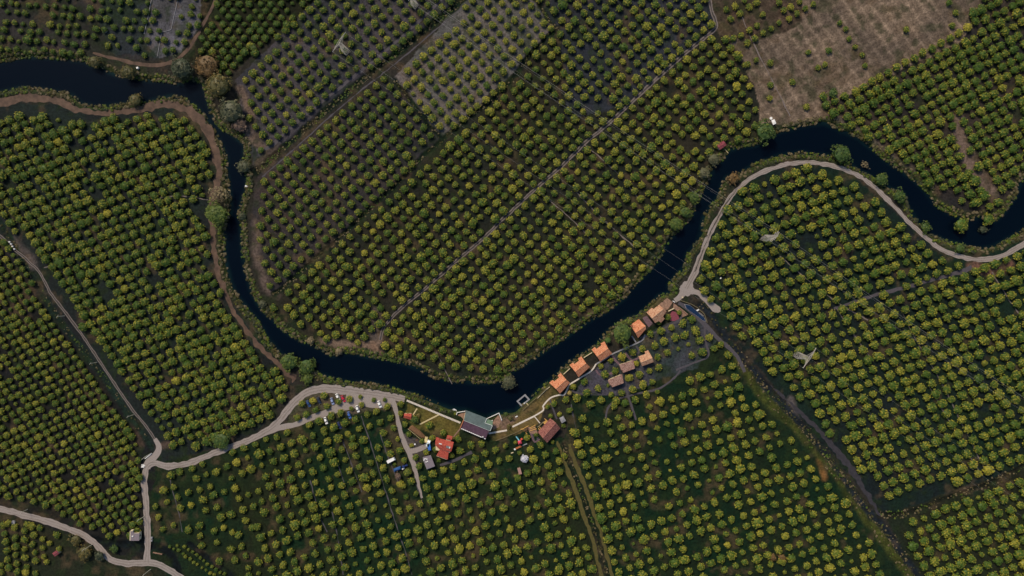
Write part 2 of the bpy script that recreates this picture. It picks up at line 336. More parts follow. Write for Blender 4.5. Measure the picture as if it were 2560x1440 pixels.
# fields: polygon, colour as it looks in the photo (sRGB), noise strength, second colour
FIELDS = [
    ([(-900, -900), (545, -900), (545, 0), (490, 90), (440, 150), (230, 150), (-900, 160)], (50, 48, 50), (36, 42, 32)),
    ([(395, -60), (545, -60), (520, 40), (455, 130), (400, 145), (360, 100)], (98, 98, 108), (70, 70, 74)),
    ([(260, -60), (395, -60), (360, 100), (400, 145), (280, 135), (250, 60)], (44, 50, 56), (34, 46, 38)),
    ([(545, -900), (800, -900), (790, 0), (580, 185), (530, 200), (470, 150), (500, 90)], (20, 26, 18), (32, 34, 22)),
    ([(790, 0), (800, -900), (1175, -900), (1160, 0), (640, 430), (610, 340), (590, 200)], (74, 70, 76), (52, 54, 60)),
    ([(640, 440), (1000, 180), (1105, 345), (690, 740), (650, 700), (625, 560)], (60, 54, 54), (46, 46, 50)),
    ([(1160, 0), (1175, -900), (1300, -900), (1330, -10), (1395, 75), (1310, 160), (1250, 240), (1105, 345), (985, 195)], (106, 99, 97), (86, 86, 86)),
    ([(1300, -900), (1770, -900), (1790, 70), (1560, 265), (1420, 300), (1330, 200), (1395, 75), (1330, -10)], (48, 52, 62), (34, 40, 44)),
    ([(1395, 75), (1420, 300), (1560, 265), (1790, 70), (1850, 140), (1900, 250), (1900, 340), (1800, 400), (1740, 540), (1600, 720), (1380, 880), (1250, 960), (1000, 920), (820, 890), (640, 770), (690, 735), (1105, 350)], (30, 36, 32), (44, 42, 34)),
    ([(1790, 60), (1770, -900), (2600, -900), (2484, -30), (2402, 108), (2062, 264), (2095, 320), (1900, 310), (1890, 220), (1850, 150)], (130, 113, 98), (100, 88, 78)),
    ([(1770, 0), (1830, -20), (2010, -30), (2000, 60), (1900, 100), (1800, 90)], (84, 70, 60), (62, 58, 46)),
    ([(2402, 108), (2484, -30), (2600, -900), (3400, -900), (3400, 470), (2545, 470), (2520, 520), (2430, 547), (2080, 310), (2062, 264)], (38, 38, 40), (56, 50, 46)),
    ([(1740, 640), (1800, 520), (1880, 440), (2010, 400), (2110, 420), (2300, 580), (2430, 650), (2560, 600), (3400, 500), (3400, 1150), (2560, 1165), (2210, 1290), (1880, 900), (1760, 760)], (22, 32, 35), (20, 40, 30)),
    ([(2210, 1290), (2560, 1165), (3400, 1150), (3400, 2400), (2350, 2400), (2290, 1430)], (34, 38, 28), (28, 42, 30)),
    ([(1700, 760), (1880, 930), (2290, 1440), (2300, 2400), (1500, 2400), (1520, 1440), (1410, 1100), (1440, 960)], (12, 38, 24), (26, 38, 24)),
    ([(370, 1165), (640, 1095), (1010, 1000), (1420, 1100), (1510, 1440), (1520, 2400), (440, 2400), (370, 1400)], (14, 40, 24), (32, 40, 24)),
    ([(-900, 250), (190, 260), (340, 280), (450, 260), (540, 400), (530, 560), (560, 740), (740, 950), (640, 1085), (400, 1160), (0, 590), (-900, 400)], (30, 34, 36), (30, 40, 38)),
    ([(-900, 500), (0, 590), (390, 1140), (365, 1400), (250, 1380), (0, 1275), (-900, 1200)], (26, 28, 32), (32, 32, 28)),
    ([(-900, 1230), (0, 1275), (250, 1370), (420, 1430), (500, 2400), (-900, 2400)], (32, 40, 28), (42, 42, 30)),
    ([(1440, 985), (1470, 935), (1530, 890), (1620, 838), (1680, 800), (1750, 795), (1790, 850), (1740, 920), (1650, 950), (1560, 990)], (74, 72, 84), (46, 58, 58)),
    ([(1018, 1008), (1095, 1030), (1152, 1060), (1150, 1100), (1090, 1085), (1050, 1070), (1012, 1050)], (74, 82, 40), (98, 88, 44)),
    ([(1222, 1090), (1250, 1045), (1300, 1022), (1345, 985), (1390, 960), (1400, 990), (1360, 1025), (1345, 1060), (1300, 1082), (1240, 1105)], (108, 92, 56), (86, 84, 44)),
    ([(1000, 1080), (1060, 1100), (1075, 1150), (1040, 1165), (1018, 1130)], (92, 84, 84), (70, 66, 64)),
    ([(735, 1010), (765, 985), (830, 975), (1010, 998), (990, 1020), (900, 1035), (780, 1055), (720, 1062)], (86, 78, 66), (58, 62, 44)),
]
BARE = [([(2395, 300), (2420, 400), (2460, 450), (2478, 480)], 22, (112, 96, 88)), ([(2100, 300), (2150, 330), (2240, 400), (2310, 460)], 12, (98, 88, 82)), ([(600, 225), (630, 290), (625, 340), (660, 370)], 11, (108, 92, 82)),
        ([(640, 560), (645, 640), (665, 715), (690, 735)], 13, (92, 80, 74)), ([(800, 850), (860, 862), (930, 862), (948, 845)], 11, (118, 100, 88)), ([(930, 862), (950, 885)], 8, (128, 104, 88)),
        ([(940, 780), (935, 840)], 14, (82, 74, 70)), ([(30, 610), (75, 655)], 22, (88, 80, 78)), ([(340, 1060), (350, 1110)], 14, (70, 58, 50)), ([(400, 1115), (430, 1110)], 10, (98, 82, 74)),
        ([(2430, 665), (2500, 680), (2520, 660)], 14, (110, 82, 72)), ([(2050, 1150), (2060, 1195)], 9, (128, 92, 52)), ([(1975, 1000), (2000, 1080)], 10, (86, 80, 80)), ([(2400, 1230), (2460, 1215)], 8, (100, 82, 74)), ([(1255, 1050), (1280, 1045), (1262, 1062)], 14, (132, 108, 96))]
GREENBANK = 17.0

# ------------------------------------------------------------ ground, one sheet
inx = np.arange(-336, 336.01, 0.8); iny = np.arange(-200, 200.01, 0.8)
outx = np.array([30, 80, 200, 500, 1200, 3000, 8000.0])
xs = np.concatenate([(-336 - outx)[::-1], inx, 336 + outx]); ys = np.concatenate([(-200 - outx)[::-1], iny, 200 + outx])
GX, GY = np.meshgrid(xs, ys); PX = GX / M + 1280; PY = 720 - GY / M
def bank_sd(px, py):
    """distance to the bank in photo px, negative in the water"""
    d = np.minimum(dline(px, py, NB), dline(px, py, SB)); ins = inpoly(px, py, RIVER)
    return np.where(ins, -d, d)
wobx = (fbm(PX, PY, 26, 11) - 0.5) * 14; woby = (fbm(PX, PY, 26, 23) - 0.5) * 14
SD = bank_sd(PX + wobx * 0.5, PY + woby * 0.5)
hz = np.zeros_like(PX)
hz = np.where(SD < 6, -2.6 * np.clip((6 - SD) / 11, 0, 1), hz)
ditch_d = np.full(PX.shape, 1e9)
for pts, wd, dep in ((DITCH3, 6, 1.0), (DITCHA, 8, 0.8), (DITCHB, 4.5, 0.6), (DITCHC, 4.5, 0.6), (DITCHD, 4, 0.6), (DITCH8, 4, 0.5), (CANAL, 10, 1.3), (DITCHE, 6, 0.7), (DITCHF, 10, 0.9), (DITCHG, 7, 0.8)):
    d = dline(PX + wobx * 0.3, PY + woby * 0.3, [tuple(p) for p in smooth_line(pts, 12)])
    hz = np.minimum(hz, -dep * np.clip(1.5 * (1 - d / (wd + 2)), 0, 1)); ditch_d = np.minimum(ditch_d, d / wd)
C = np.zeros(PX.shape + (3,)); C[:] = lin((46, 44, 40))
n1 = fbm(PX, PY, 40, 31); n2 = fbm(PX, PY, 12, 47, 3); n3 = fbm(PX, PY, 120, 61, 3)
qx, qy = PX + wobx, PY + woby
for poly, ca, cb in FIELDS:
    m = inpoly(qx, qy, poly)
    t = np.clip((0.5 * n1[m] + 0.5 * n3[m] - 0.38) * 4.0, 0, 1)[:, None]
    C[m] = np.array(lin(ca)) * (1 - t) + np.array(lin(cb)) * t
# ploughed stripes on the bare field
m = inpoly(qx, qy, FIELDS[9][0])
u = (PX * 0.50 + PY * 0.866); v = (PX * 0.83 - PY * 0.555)
st = (0.5 + 0.5 * np.sin(2 * np.pi * (v + 5 * (n1 - 0.5)) / 26.0)) ** 5; st2 = (0.5 + 0.5 * np.sin(2 * np.pi * (u + 5 * (n1 - .5)) / 21.0)) ** 3
fine = vnoise(u, v * 0.25, 5.0, 5); fine2 = vnoise(u * 0.3, v, 4.0, 6)
C = np.where(m[..., None], C * (0.55 + 0.5 * st * (0.3 + n2) + 0.28 * st2 * (0.3 + n1) + 0.35 * fine * n2 + 0.35 * fine2 * n1)[..., None], C)
for pts, wd, c in BARE:
    d = dline(qx, qy, [tuple(p) for p in smooth_line(pts, 10)])
    t = np.clip(1.6 * (1 - d / (wd + 3)), 0, 1)[..., None] * np.clip(0.5 + n2, 0, 1)[..., None]
    C = C * (1 - t) + np.array(lin(c)) * t
# worn grass between canal and orchard
for pts, wd, c in ((CANALGRASS, 17, (64, 70, 30)), (CANAL, 8, (28, 36, 44)), (DITCH3, 7, (26, 42, 36)), (DITCHA, 10, (14, 28, 20)), (DITCHB, 6, (12, 26, 20)), (DITCHC, 6.5, (12, 26, 18)), (DITCHD, 4, (24, 32, 22)), (DITCH8, 4, (20, 30, 22)), (DITCHE, 7, (26, 30, 22)), (DITCHF, 11, (12, 20, 24)), (DITCHG, 8, (12, 20, 24))):
    d = dline(qx, qy, [tuple(p) for p in smooth_line(pts, 10)])
    t = np.clip(2.0 * (1 - d / (wd + 3)), 0, 1)[..., None]
    C = C * (1 - t) + (np.array(lin(c)) * (0.6 + 0.8 * n2[..., None])) * t
t = (np.clip(1.3 * (1 - np.maximum(SD, 0) / (GREENBANK * (0.6 + 0.9 * n1))), 0, 1) * (np.abs(PX) < 4000))[..., None]
gb = np.array(lin((28, 52, 26))) * (1 - n1[..., None]) + np.array(lin((62, 68, 34))) * n1[..., None]
C = C * (1 - t) + gb * t
wd_ = np.clip((fbm(PX, PY, 22, 301, 4) - 0.54) * 7, 0, 1)[..., None]; dr_ = np.clip((fbm(PX, PY, 34, 411, 4) - 0.58) * 6, 0, 1)[..., None]
C = C * (1 - 0.55 * wd_) + np.array(lin((34, 48, 24))) * 0.55 * wd_
C = C * (1 - 0.5 * dr_) + np.array(lin((92, 76, 58))) * 0.5 * dr_
C *= (0.72 + 0.56 * n2)[..., None]
ny, nx = PX.shape
co = np.empty((ny * nx, 3)); co[:, 0] = GX.ravel(); co[:, 1] = GY.ravel(); co[:, 2] = hz.ravel()
idx = np.arange(ny * nx).reshape(ny, nx)
quads = np.stack([idx[:-1, :-1], idx[:-1, 1:], idx[1:, 1:], idx[1:, :-1]], -1).reshape(-1, 4)
gme = bpy.data.meshes.new('ground'); gme.vertices.add(len(co)); gme.vertices.foreach_set('co', co.ravel())
gme.loops.add(quads.size); gme.loops.foreach_set('vertex_index', quads.ravel().astype(np.int32))
gme.polygons.add(len(quads)); gme.polygons.foreach_set('loop_start', np.arange(0, quads.size, 4, dtype=np.int32))
gme.update(calc_edges=True)
ca = gme.color_attributes.new('soil', 'FLOAT_COLOR', 'POINT')
ca.data.foreach_set('color', np.concatenate([C.reshape(-1, 3), np.ones((ny * nx, 1))], 1).ravel().astype(np.float32))
gm = bpy.data.materials.new('orchard_soil'); gm.use_nodes = True
t = gm.node_tree; b = t.nodes['Principled BSDF']; b.inputs['Roughness'].default_value = 0.95; b.inputs['Specular IOR Level'].default_value = 0.1
at = t.nodes.new('ShaderNodeAttribute'); at.attribute_name = 'soil'
tc = t.nodes.new('ShaderNodeTexCoord')
nz = t.nodes.new('ShaderNodeTexNoise'); nz.inputs['Scale'].default_value = 0.8; nz.inputs['Detail'].default_value = 10; nz.inputs['Roughness'].default_value = 0.78
t.links.new(tc.outputs['Object'], nz.inputs['Vector'])
mr = t.nodes.new('ShaderNodeMapRange'); mr.inputs[1].default_value = 0.33; mr.inputs[2].default_value = 0.68; mr.inputs[3].default_value = 0.3; mr.inputs[4].default_value = 1.9
t.links.new(nz.outputs['Fac'], mr.inputs[0])
vm = t.nodes.new('ShaderNodeVectorMath'); vm.operation = 'SCALE'; t.links.new(at.outputs['Color'], vm.inputs[0]); t.links.new(mr.outputs[0], vm.inputs['Scale'])
t.links.new(vm.outputs[0], b.inputs['Base Color'])
bp = t.nodes.new('ShaderNodeBump'); bp.inputs['Strength'].default_value = 0.8; bp.inputs['Distance'].default_value = 0.4
t.links.new(nz.outputs['Fac'], bp.inputs['Height']); t.links.new(bp.outputs[0], b.inputs['Normal'])
gme.materials.append(gm)
tag(link('ground', gme), kind='structure')
def ground_z(px, py):
    x, y = (px - 1280) * M, (720 - py) * M
    j = np.searchsorted(xs, x); i = np.searchsorted(ys, y)
    j = min(max(j, 1), nx - 1); i = min(max(i, 1), ny - 1)
    return float(min(hz[i, j], hz[i - 1, j], hz[i, j - 1], hz[i - 1, j - 1]))

# river surface
wm = bpy.data.materials.new('river_water'); wm.use_nodes = True
t = wm.node_tree; b = t.nodes['Principled BSDF']
b.inputs['Base Color'].default_value = (0.0003, 0.0018, 0.0055, 1); b.inputs['Roughness'].default_value = 0.18; b.inputs['IOR'].default_value = 1.33
b.inputs['Specular IOR Level'].default_value = 0.11
wa = t.nodes.new('ShaderNodeAttribute'); wa.attribute_name = 'shallow'; t.links.new(wa.outputs['Color'], b.inputs['Base Color'])
tc = t.nodes.new('ShaderNodeTexCoord'); nz = t.nodes.new('ShaderNodeTexNoise'); nz.inputs['Scale'].default_value = 0.35; nz.inputs['Detail'].default_value = 5
t.links.new(tc.outputs['Object'], nz.inputs['Vector'])
bp = t.nodes.new('ShaderNodeBump'); bp.inputs['Strength'].default_value = 0.25; bp.inputs['Distance'].default_value = 0.15
t.links.new(nz.outputs['Fac'], bp.inputs['Height']); t.links.new(bp.outputs[0], b.inputs['Normal'])
# water sheet: the cells of the ground grid that lie in or just under the banks
wet = SD < 9
keepq = wet[:-1, :-1] | wet[:-1, 1:] | wet[1:, 1:] | wet[1:, :-1]
wq = np.stack([idx[:-1, :-1], idx[:-1, 1:], idx[1:, 1:], idx[1:, :-1]], -1)[keepq]
used, inv = np.unique(wq, return_inverse=True)
wco = co[used].copy(); wco[:, 2] = -1.0
me = bpy.data.meshes.new('river'); me.from_pydata(wco.tolist(), [], inv.reshape(-1, 4).tolist()); ca = me.color_attributes.new('shallow', 'FLOAT_COLOR', 'POINT')
shal = np.clip(1 - (-SD.ravel()[used]) / 11.0, 0, 1) * np.clip(0.2 + 1.2 * (n1.ravel()[used] - 0.25), 0, 1) + 0.10 * n3.ravel()[used]
wc = np.stack([0.0003 + 0.0030 * shal, 0.0018 + 0.0110 * shal, 0.0055 + 0.0085 * shal, np.ones_like(shal)], 1)
ca.data.foreach_set('color', wc.ravel().astype(np.float32))
me.materials.append(wm)
tag(link('river', me), kind='structure')

# ------------------------------------------------------------ roads and tracks
SEG = []      # (smoothed pts, half width px) for keeping trees off
def ribbon(name, pts, width, material, z, rough=1.0, keep=True, kind='structure', label=None, wfun=None, pad=None):
    p = smooth_line(pts, 5.0); n = len(p)
    tg = np.gradient(p, axis=0); nm = np.stack([-tg[:, 1], tg[:, 0]], 1); nm /= np.linalg.norm(nm, axis=1)[:, None] + 1e-9
    s = np.concatenate([[0], np.cumsum(np.hypot(*np.diff(p, axis=0).T))])
    if np.isscalar(width): hw = np.full(n, width / 2.0)
    else: hw = np.interp(s / s[-1], np.linspace(0, 1, len(width)), np.array(width) / 2.0)
    r = np.random.default_rng(int(pts[0][0] * 7 + pts[0][1] * 13 + n) % 99991)
    def jit():
        j = r.normal(0, 1, n); j = np.convolve(j, [0.25, 0.5, 0.25], 'same'); return j * rough
    L = p + nm * (hw + jit())[:, None]; Rr = p - nm * (hw + jit())[:, None]
    mb = MB(); vs = []
    for a, c, b2 in zip(L, p, Rr):
        vs += [P(a[0], a[1]) + Vector((0, 0, z)), P(c[0], c[1]) + Vector((0, 0, z + 0.01)), P(b2[0], b2[1]) + Vector((0, 0, z))]
    fs = []
    for i in range(n - 1):
        fs += [(3 * i, 3 * i + 1, 3 * i + 4, 3 * i + 3), (3 * i + 1, 3 * i + 2, 3 * i + 5, 3 * i + 4)]
    mb.add(vs, fs); me = mb.mesh(name, material)
    if me.polygons[0].normal.z < 0: me.flip_normals()
    o = link(name, me); tag(o, label, kind=kind)
    if keep: SEG.append((p[::3], (hw.max() if np.isscalar(width) else hw.mean()) + (pad if pad is not None else 6)))
    return o
def blob(name, cx, cy, rx, ry, material, z, ang=0.0, seed=0):
    r = random.Random(seed); n = 28; vs = [P(cx, cy) + Vector((0, 0, z))]
    for i in range(n):
        a = 2 * math.pi * i / n; k = 1 + r.uniform(-.12, .12)
        x, y = rx * k * math.cos(a), ry * k * math.sin(a)
        vs.append(P(cx + x * math.cos(ang) - y * math.sin(ang), cy + x * math.sin(ang) + y * math.cos(ang)) + Vector((0, 0, z)))
    mb = MB().add(vs, [(0, 1 + (i + 1) % n, 1 + i) for i in range(n)])
    me = mb.mesh(name, material)
    if me.polygons[0].normal.z < 0: me.flip_normals()
    SEG.append((np.array([[cx, cy]]), min(rx, ry)))
    return tag(link(name, me), kind='structure')
def polysheet(name, pts, material, z):
    me = MB().add([P(x, y) + Vector((0, 0, z)) for x, y in pts], [tuple(range(len(pts)))]).mesh(name, material)
    if me.polygons[0].normal.z < 0: me.flip_normals()
    return tag(link(name, me), kind='structure')

ribbon('gravel_road', ROAD1, 16, gravel, 0.020, rough=1.5)
ribbon('gravel_road', ROAD2, [16, 16, 16, 15, 15, 15, 15, 16, 18, 20, 22, 20, 16], gravel, 0.026, rough=1.4)
ribbon('gravel_road', ROAD2B, [22, 20, 16, 12, 9], gravel, 0.032)
ribbon('gravel_road', ROAD6, [16, 12, 11, 11, 11, 11, 11, 12, 13, 13], gravel, 0.020, rough=1.4)
ribbon('gravel_road', ROAD6B, [18, 16, 12], gravel, 0.032)
ribbon('gravel_road', ROAD6C, [10, 14, 16, 18], gravel, 0.032)
def offset_line(pts, d):
    p = smooth_line(pts, 8); tg = np.gradient(p, axis=0); nm = np.stack([-tg[:, 1], tg[:, 0]], 1); nm /= np.linalg.norm(nm, axis=1)[:, None] + 1e-9
    return [tuple(q) for q in p + nm * d]
for line, dd in ((ROAD1, 3.4), (ROAD2, 3.2), (ROAD6, 2.6)):
    for sgn in (-1, 1): ribbon('wheel_rut', offset_line(line, sgn * dd), 1.9, rutdark, 0.044, rough=1.1, keep=False)
blob('gravel_yard', 1717, 722, 17, 20, gravel, 0.038, 0.5, 3)
blob('gravel_yard', 1791, 772, 12, 9, gravel, 0.038, 0.8, 4)
ribbon('dirt_track', TRACK3, 6.5, rutdirt, 0.014, rough=0.7)
ribbon('earth_track', TRACK4, [22, 22, 18, 14, 16, 20, 22, 18, 15, 14, 12, 11, 12, 16], redearth, 0.014, rough=3.2, pad=4)
ribbon('dirt_track', TRACK5, [7, 8, 8, 8, 8.5, 9, 10, 9, 8], rutdirt, 0.014, rough=0.6, pad=10)
ribbon('track_grass_strip', TRACK5, 2.6, grasscentre, 0.030, rough=0.8, keep=False)
ribbon('track_grass_strip', TRACK3, 2.6, grasscentre, 0.030, rough=0.8, keep=False)
ribbon('track_grass_strip', ROAD6[1:6], 2.2, grasscentre, 0.036, rough=0.8, keep=False)
ribbon('dirt_track', TRACK7, [9, 11, 11, 10, 9, 8], darkpath, 0.014)
ribbon('dirt_track', TRACK7B, 5, darkpath, 0.010, pad=2)
ribbon('canal_track', CANALROAD, [4, 8, 12, 15, 15, 13, 6], canaldirt, 0.012, rough=3.0)
SEG.append((smooth_line(CANAL, 12), 20)); SEG.append((smooth_line(CANALGRASS, 12), 16)); SEG.append((smooth_line(DITCH3, 12), 11))
ribbon('grass_strip', STRIP8A, [6, 10, 10, 9, 10, 12], tanearth, 0.012, rough=2, pad=5)
ribbon('grass_strip', STRIP8B, [8, 11, 9, 8, 9, 11], tanearth, 0.012, rough=2, pad=5)
ribbon('dirt_track', TRACK9, [8, 7, 8, 9, 10, 8, 6], redearth, 0.012, pad=5)
ribbon('dirt_track', TRACKA, 7, darkpath, 0.010, rough=1.2, pad=-4)
ribbon('dirt_track', TRACKA2, 2.6, darkpath, 0.010, rough=1.0, pad=5)
SEG.append((smooth_line(DITCHA, 12), 15)); SEG.append((smooth_line(DITCHB, 12), 11)); SEG.append((smooth_line(DITCHC, 12), 12))
for (bp_pts, bw, _c), kk in zip(BARE[:6], (15, 6, 10, 10, 9, 8)): SEG.append((smooth_line(bp_pts, 8), kk))
SEG.append((smooth_line(DITCHE, 12), 16)); SEG.append((smooth_line(DITCHF, 12), 14)); SEG.append((smooth_line(DITCHG, 12), 11))
ribbon('dirt_track', PARK2, [12, 13, 13, 14, 18, 26, 30], gravel, 0.016, rough=1.0)
ribbon('gravel_yard', [(865, 990), (905, 1000), (945, 1003), (985, 1003)], [20, 30, 34, 26], gravel, 0.022)
ribbon('dirt_track', FARMROAD, [16, 10, 10, 10, 12, 14, 10, 8, 5], gravel, 0.034)
ribbon('dirt_track', FARMSPUR, [16, 12, 12], gravel, 0.040)
ribbon('dirt_track', TRACK10, [6, 9, 9, 9, 12], darkpath, 0.010, pad=4)
for i, pth in enumerate(YARDPATHS): ribbon('paved_path', pth, 5, brickpave if i in (3, 1, 2) else darkpath, 0.014 + 0.004 * i, rough=0.7, keep=False)
for pth in DARKPATHS: ribbon('dirt_track', pth, 7, darkpath, 0.010, keep=False)
for i, pth in enumerate(WHEEL): ribbon('wheel_track', pth, 2.1, rutdirt if i > 8 else darkpath, 0.008, rough=1.0, keep=False)
polysheet('terrace', [(1668, 800), (1680, 777), (1694, 782), (1698, 797), (1685, 803)], pinkpave, 0.060)
polysheet('terrace', [(1645, 763), (1668, 745), (1682, 755), (1671, 772), (1664, 776), (1655, 772)], stonepave, 0.060)
polysheet('terrace', [(1684, 757), (1720, 787), (1706, 793), (1692, 777), (1683, 770)], stonepave, 0.052)
polysheet('terrace', [(1606, 795), (1616, 789), (1632, 808), (1622, 818), (1614, 808)], brickpave, 0.052)
polysheet('terrace', [(1230, 1056), (1246, 1037), (1253, 1050), (1247, 1068), (1232, 1075)], stonepave, 0.052)
polysheet('terrace', [(1143, 1038), (1163, 1029), (1160, 1050), (1153, 1042)], stonepave, 0.052)
polysheet('terrace', [(1318, 1068), (1338, 1066), (1345, 1085), (1325, 1084)], stonepave, 0.052)

# ------------------------------------------------------------ tree crowns (unit crowns: radius 1, standing on z = 0)
citrus_leaf = leaf_mat('fruit_tree_leaves', (0.044, 0.086, 0.010), (0.37, 0.31, 0.036))
green_leaf = leaf_mat('broadleaf_leaves', (0.034, 0.066, 0.014), (0.14, 0.165, 0.026))
grey_leaf = leaf_mat('grey_green_leaves', (0.032, 0.042, 0.022), (0.13, 0.118, 0.062))
gold_leaf = leaf_mat('golden_leaves', (0.05, 0.05, 0.016), (0.20, 0.14, 0.036))
straw_leaf = leaf_mat('straw_leaves', (0.13, 0.105, 0.06), (0.30, 0.24, 0.13))
rust_leaf = leaf_mat('rust_leaves', (0.09, 0.055, 0.02), (0.21, 0.13, 0.05))
dead_leaf = leaf_mat('dead_leaves', (0.09, 0.06, 0.045), (0.24, 0.16, 0.12))
white_leaf = leaf_mat('white_blossom', (0.42, 0.42, 0.48), (0.72, 0.72, 0.80))
def crown_mesh(name, seed, nl, nleaf, leaf, lobe_r, zc=0.62, flat=0.72, tmax=1.9, material=None, gap=0.0, squash=None, core=True, spread=0.16, wild=1.0):
    r = np.random.default_rng(seed); V = []; F = []; A = []
    ax = 1 + r.uniform(-0.08, 0.08) * wild; rot = r.uniform(0, 6.28)
    bumps = [(r.uniform(0, 6.28), r.uniform(0.02, 0.08)) for _ in range(3)]
    for i in range(nl):
        ct = 1 - (i + 0.5) / nl * (1 - math.cos(tmax)); th = math.acos(max(-1, min(1, ct))) + r.normal(0, 0.09); ph = i * 2.39996 + r.normal(0, 0.18)
        if gap and r.random() < gap: continue
        rad = 1 - spread * r.random() - (0.2 if r.random() < 0.10 else 0)
        for k, (b0, am) in enumerate(bumps): rad *= 1 + wild * am * math.cos((k + 2) * (ph - b0))
        c = np.array([math.sin(th) * math.cos(ph) * rad * ax * 0.86, math.sin(th) * math.sin(ph) * rad / ax * 0.86, zc + math.cos(th) * rad * flat])
        nrm = np.array([math.sin(th) * math.cos(ph), math.sin(th) * math.sin(ph), math.cos(th) + 0.25]); nrm /= np.linalg.norm(nrm)
        lobe = float(np.clip(r.normal(0.34, 0.26), 0, 0.95)); lr = lobe_r * r.uniform(0.75, 1.2)
        for k in range(nleaf):
            d = r.normal(0, 1, 3); d /= np.linalg.norm(d); d = d + nrm * 0.75; d /= np.linalg.norm(d)
            p = c + d * lr * r.uniform(0.55, 1.0)
            n = d * 0.7 + r.normal(0, 0.35, 3) + np.array([0, 0, 0.25]); n /= np.linalg.norm(n)
            t = np.cross(n, r.normal(0, 1, 3)); t /= np.linalg.norm(t) + 1e-9; b = np.cross(n, t)
            L, Wd = leaf * r.uniform(0.8, 1.3), leaf * r.uniform(0.45, 0.75)
            q = len(V); V += [p - t * L, p - b * Wd, p + t * L, p + b * Wd]
            F.append((q, q + 1, q + 2, q + 3)); A.append(lobe + r.normal(0, 0.13))
    nc = len(A)
    if core:
        q = len(V); nr, ns = 5, 10
        for i in range(nr + 1):
            for j in range(ns):
                th = math.pi * (0.02 + 0.96 * i / nr); ph = 2 * math.pi * j / ns
                V.append(np.array([math.sin(th) * math.cos(ph) * 0.74, math.sin(th) * math.sin(ph) * 0.74, zc + math.cos(th) * 0.72 * flat]))
        for i in range(nr):
            for j in range(ns):
                F.append((q + i * ns + j, q + (i + 1) * ns + j, q + (i + 1) * ns + (j + 1) % ns, q + i * ns + (j + 1) % ns)); A.append(0.1)
    V = np.array(V)
    V[:, 2] = np.maximum(V[:, 2], 0.04)
    me = bpy.data.meshes.new(name); me.from_pydata(V.tolist(), [], F); me.update()
    at = me.attributes.new('lobe', 'FLOAT', 'FACE'); at.data.foreach_set('value', np.clip(A, 0, 1).astype(np.float32))
    me.materials.append(material)
    return me
NV = 10
CIT = [crown_mesh('fruit_tree_crown', 100 + i, 50, 12, 0.09, 0.165, zc=0.52, flat=0.62, material=citrus_leaf, gap=0.06, spread=0.12) for i in range(NV)]
def trunk_mesh(name, h, r, limbs, seed, spread=0.45):
    rr = random.Random(seed); mb = MB(); mb.tube((0, 0, -0.02), (0, 0, h * 0.5), r, r * 0.75, 7)
    for k in range(limbs):
        a = 2 * math.pi * k / limbs + rr.uniform(-.3, .3)
        p = Vector((math.cos(a) * spread * 0.5, math.sin(a) * spread * 0.5, h * 0.8)); q = Vector((math.cos(a) * spread, math.sin(a) * spread, h * 1.15))
        mb.tube((0, 0, h * 0.46), p, r * 0.6, r * 0.4, 5); mb.tube(p, q, r * 0.4, r * 0.18, 5)
    return mb.mesh(name, bark)
TRK = [trunk_mesh('fruit_tree_trunk', 0.62, 0.055, 4, i) for i in range(3)]

# ------------------------------------------------------------ where the fruit trees stand (photo pixels)
rnd = random.Random(5)
PARK = [(-1, 0)]
EXPL = []      # explicit trees: (x, y, r)
def ex(ox, oy, k, pts, r0):
    for q in pts: EXPL.append((ox + q[0] / k, oy + q[1] / k, q[2] if len(q) > 2 else r0))
ex(740, 970, 13.09, [(190, 520), (545, 420), (905, 250, 11), (1380, 455), (1740, 370), (640, 720), (330, 870), (1000, 600), (1450, 820), (1140, 920, 11), (750, 1080, 11.5), (430, 1210), (1240, 1290, 12), (1600, 1140, 12), (910, 1380), (30, 970)], 10)
ex(720, 940, 8, [(1445, 415, 6.5), (1710, 480, 7), (1930, 475, 6.5), (1980, 610), (1470, 575, 8), (1265, 650, 7), (1345, 870), (1630, 1005), (1840, 925), (1580, 770, 9), (1760, 710), (2050, 840), (1420, 1060), (1195, 1160), (2250, 560, 9), (2250, 750, 8), (2340, 965, 8.5), (2110, 1040), (1285, 1245), (775, 1320, 10.5), (500, 1190), (280, 1260), (80, 1330)], 9.5)
ex(940, 1040, 8, [(80, 125), (290, 60), (145, 340), (335, 250), (230, 560, 11), (435, 465, 8), (40, 630), (475, 690), (285, 755), (60, 860), (560, 890, 9), (145, 1045), (370, 970, 5), (630, 1130, 11), (210, 1265), (40, 1340), (480, 1360), (705, 1310, 11), (790, 830, 9), (860, 1010, 11), (1005, 730, 8.5), (930, 1250, 10), (1130, 1155, 12), (1190, 670, 9), (1260, 890, 6), (920, 500, 8.5), (710, 590, 6), (650, 370, 9), (1065, 190, 11), (1120, 440, 9), (1350, 340, 10), (1640, 460, 9), (1510, 790, 8), (1680, 700), (1900, 580, 11), (2110, 560, 10), (2180, 750, 11), (2390, 680, 10), (1980, 860, 12), (1765, 920, 10), (1540, 1020, 10), (1350, 1080, 11), (2250, 970, 11), (2460, 900, 10), (1845, 1150, 11), (2030, 1080, 10.5), (1630, 1225, 8), (1425, 1300, 10.5), (2110, 1290, 9), (1915, 1340, 12), (2320, 1190, 10), (1200, 1370, 7), (990, 1420, 9), (1710, 1410), (2400, 1400), (780, 60, 10)], 10.5)
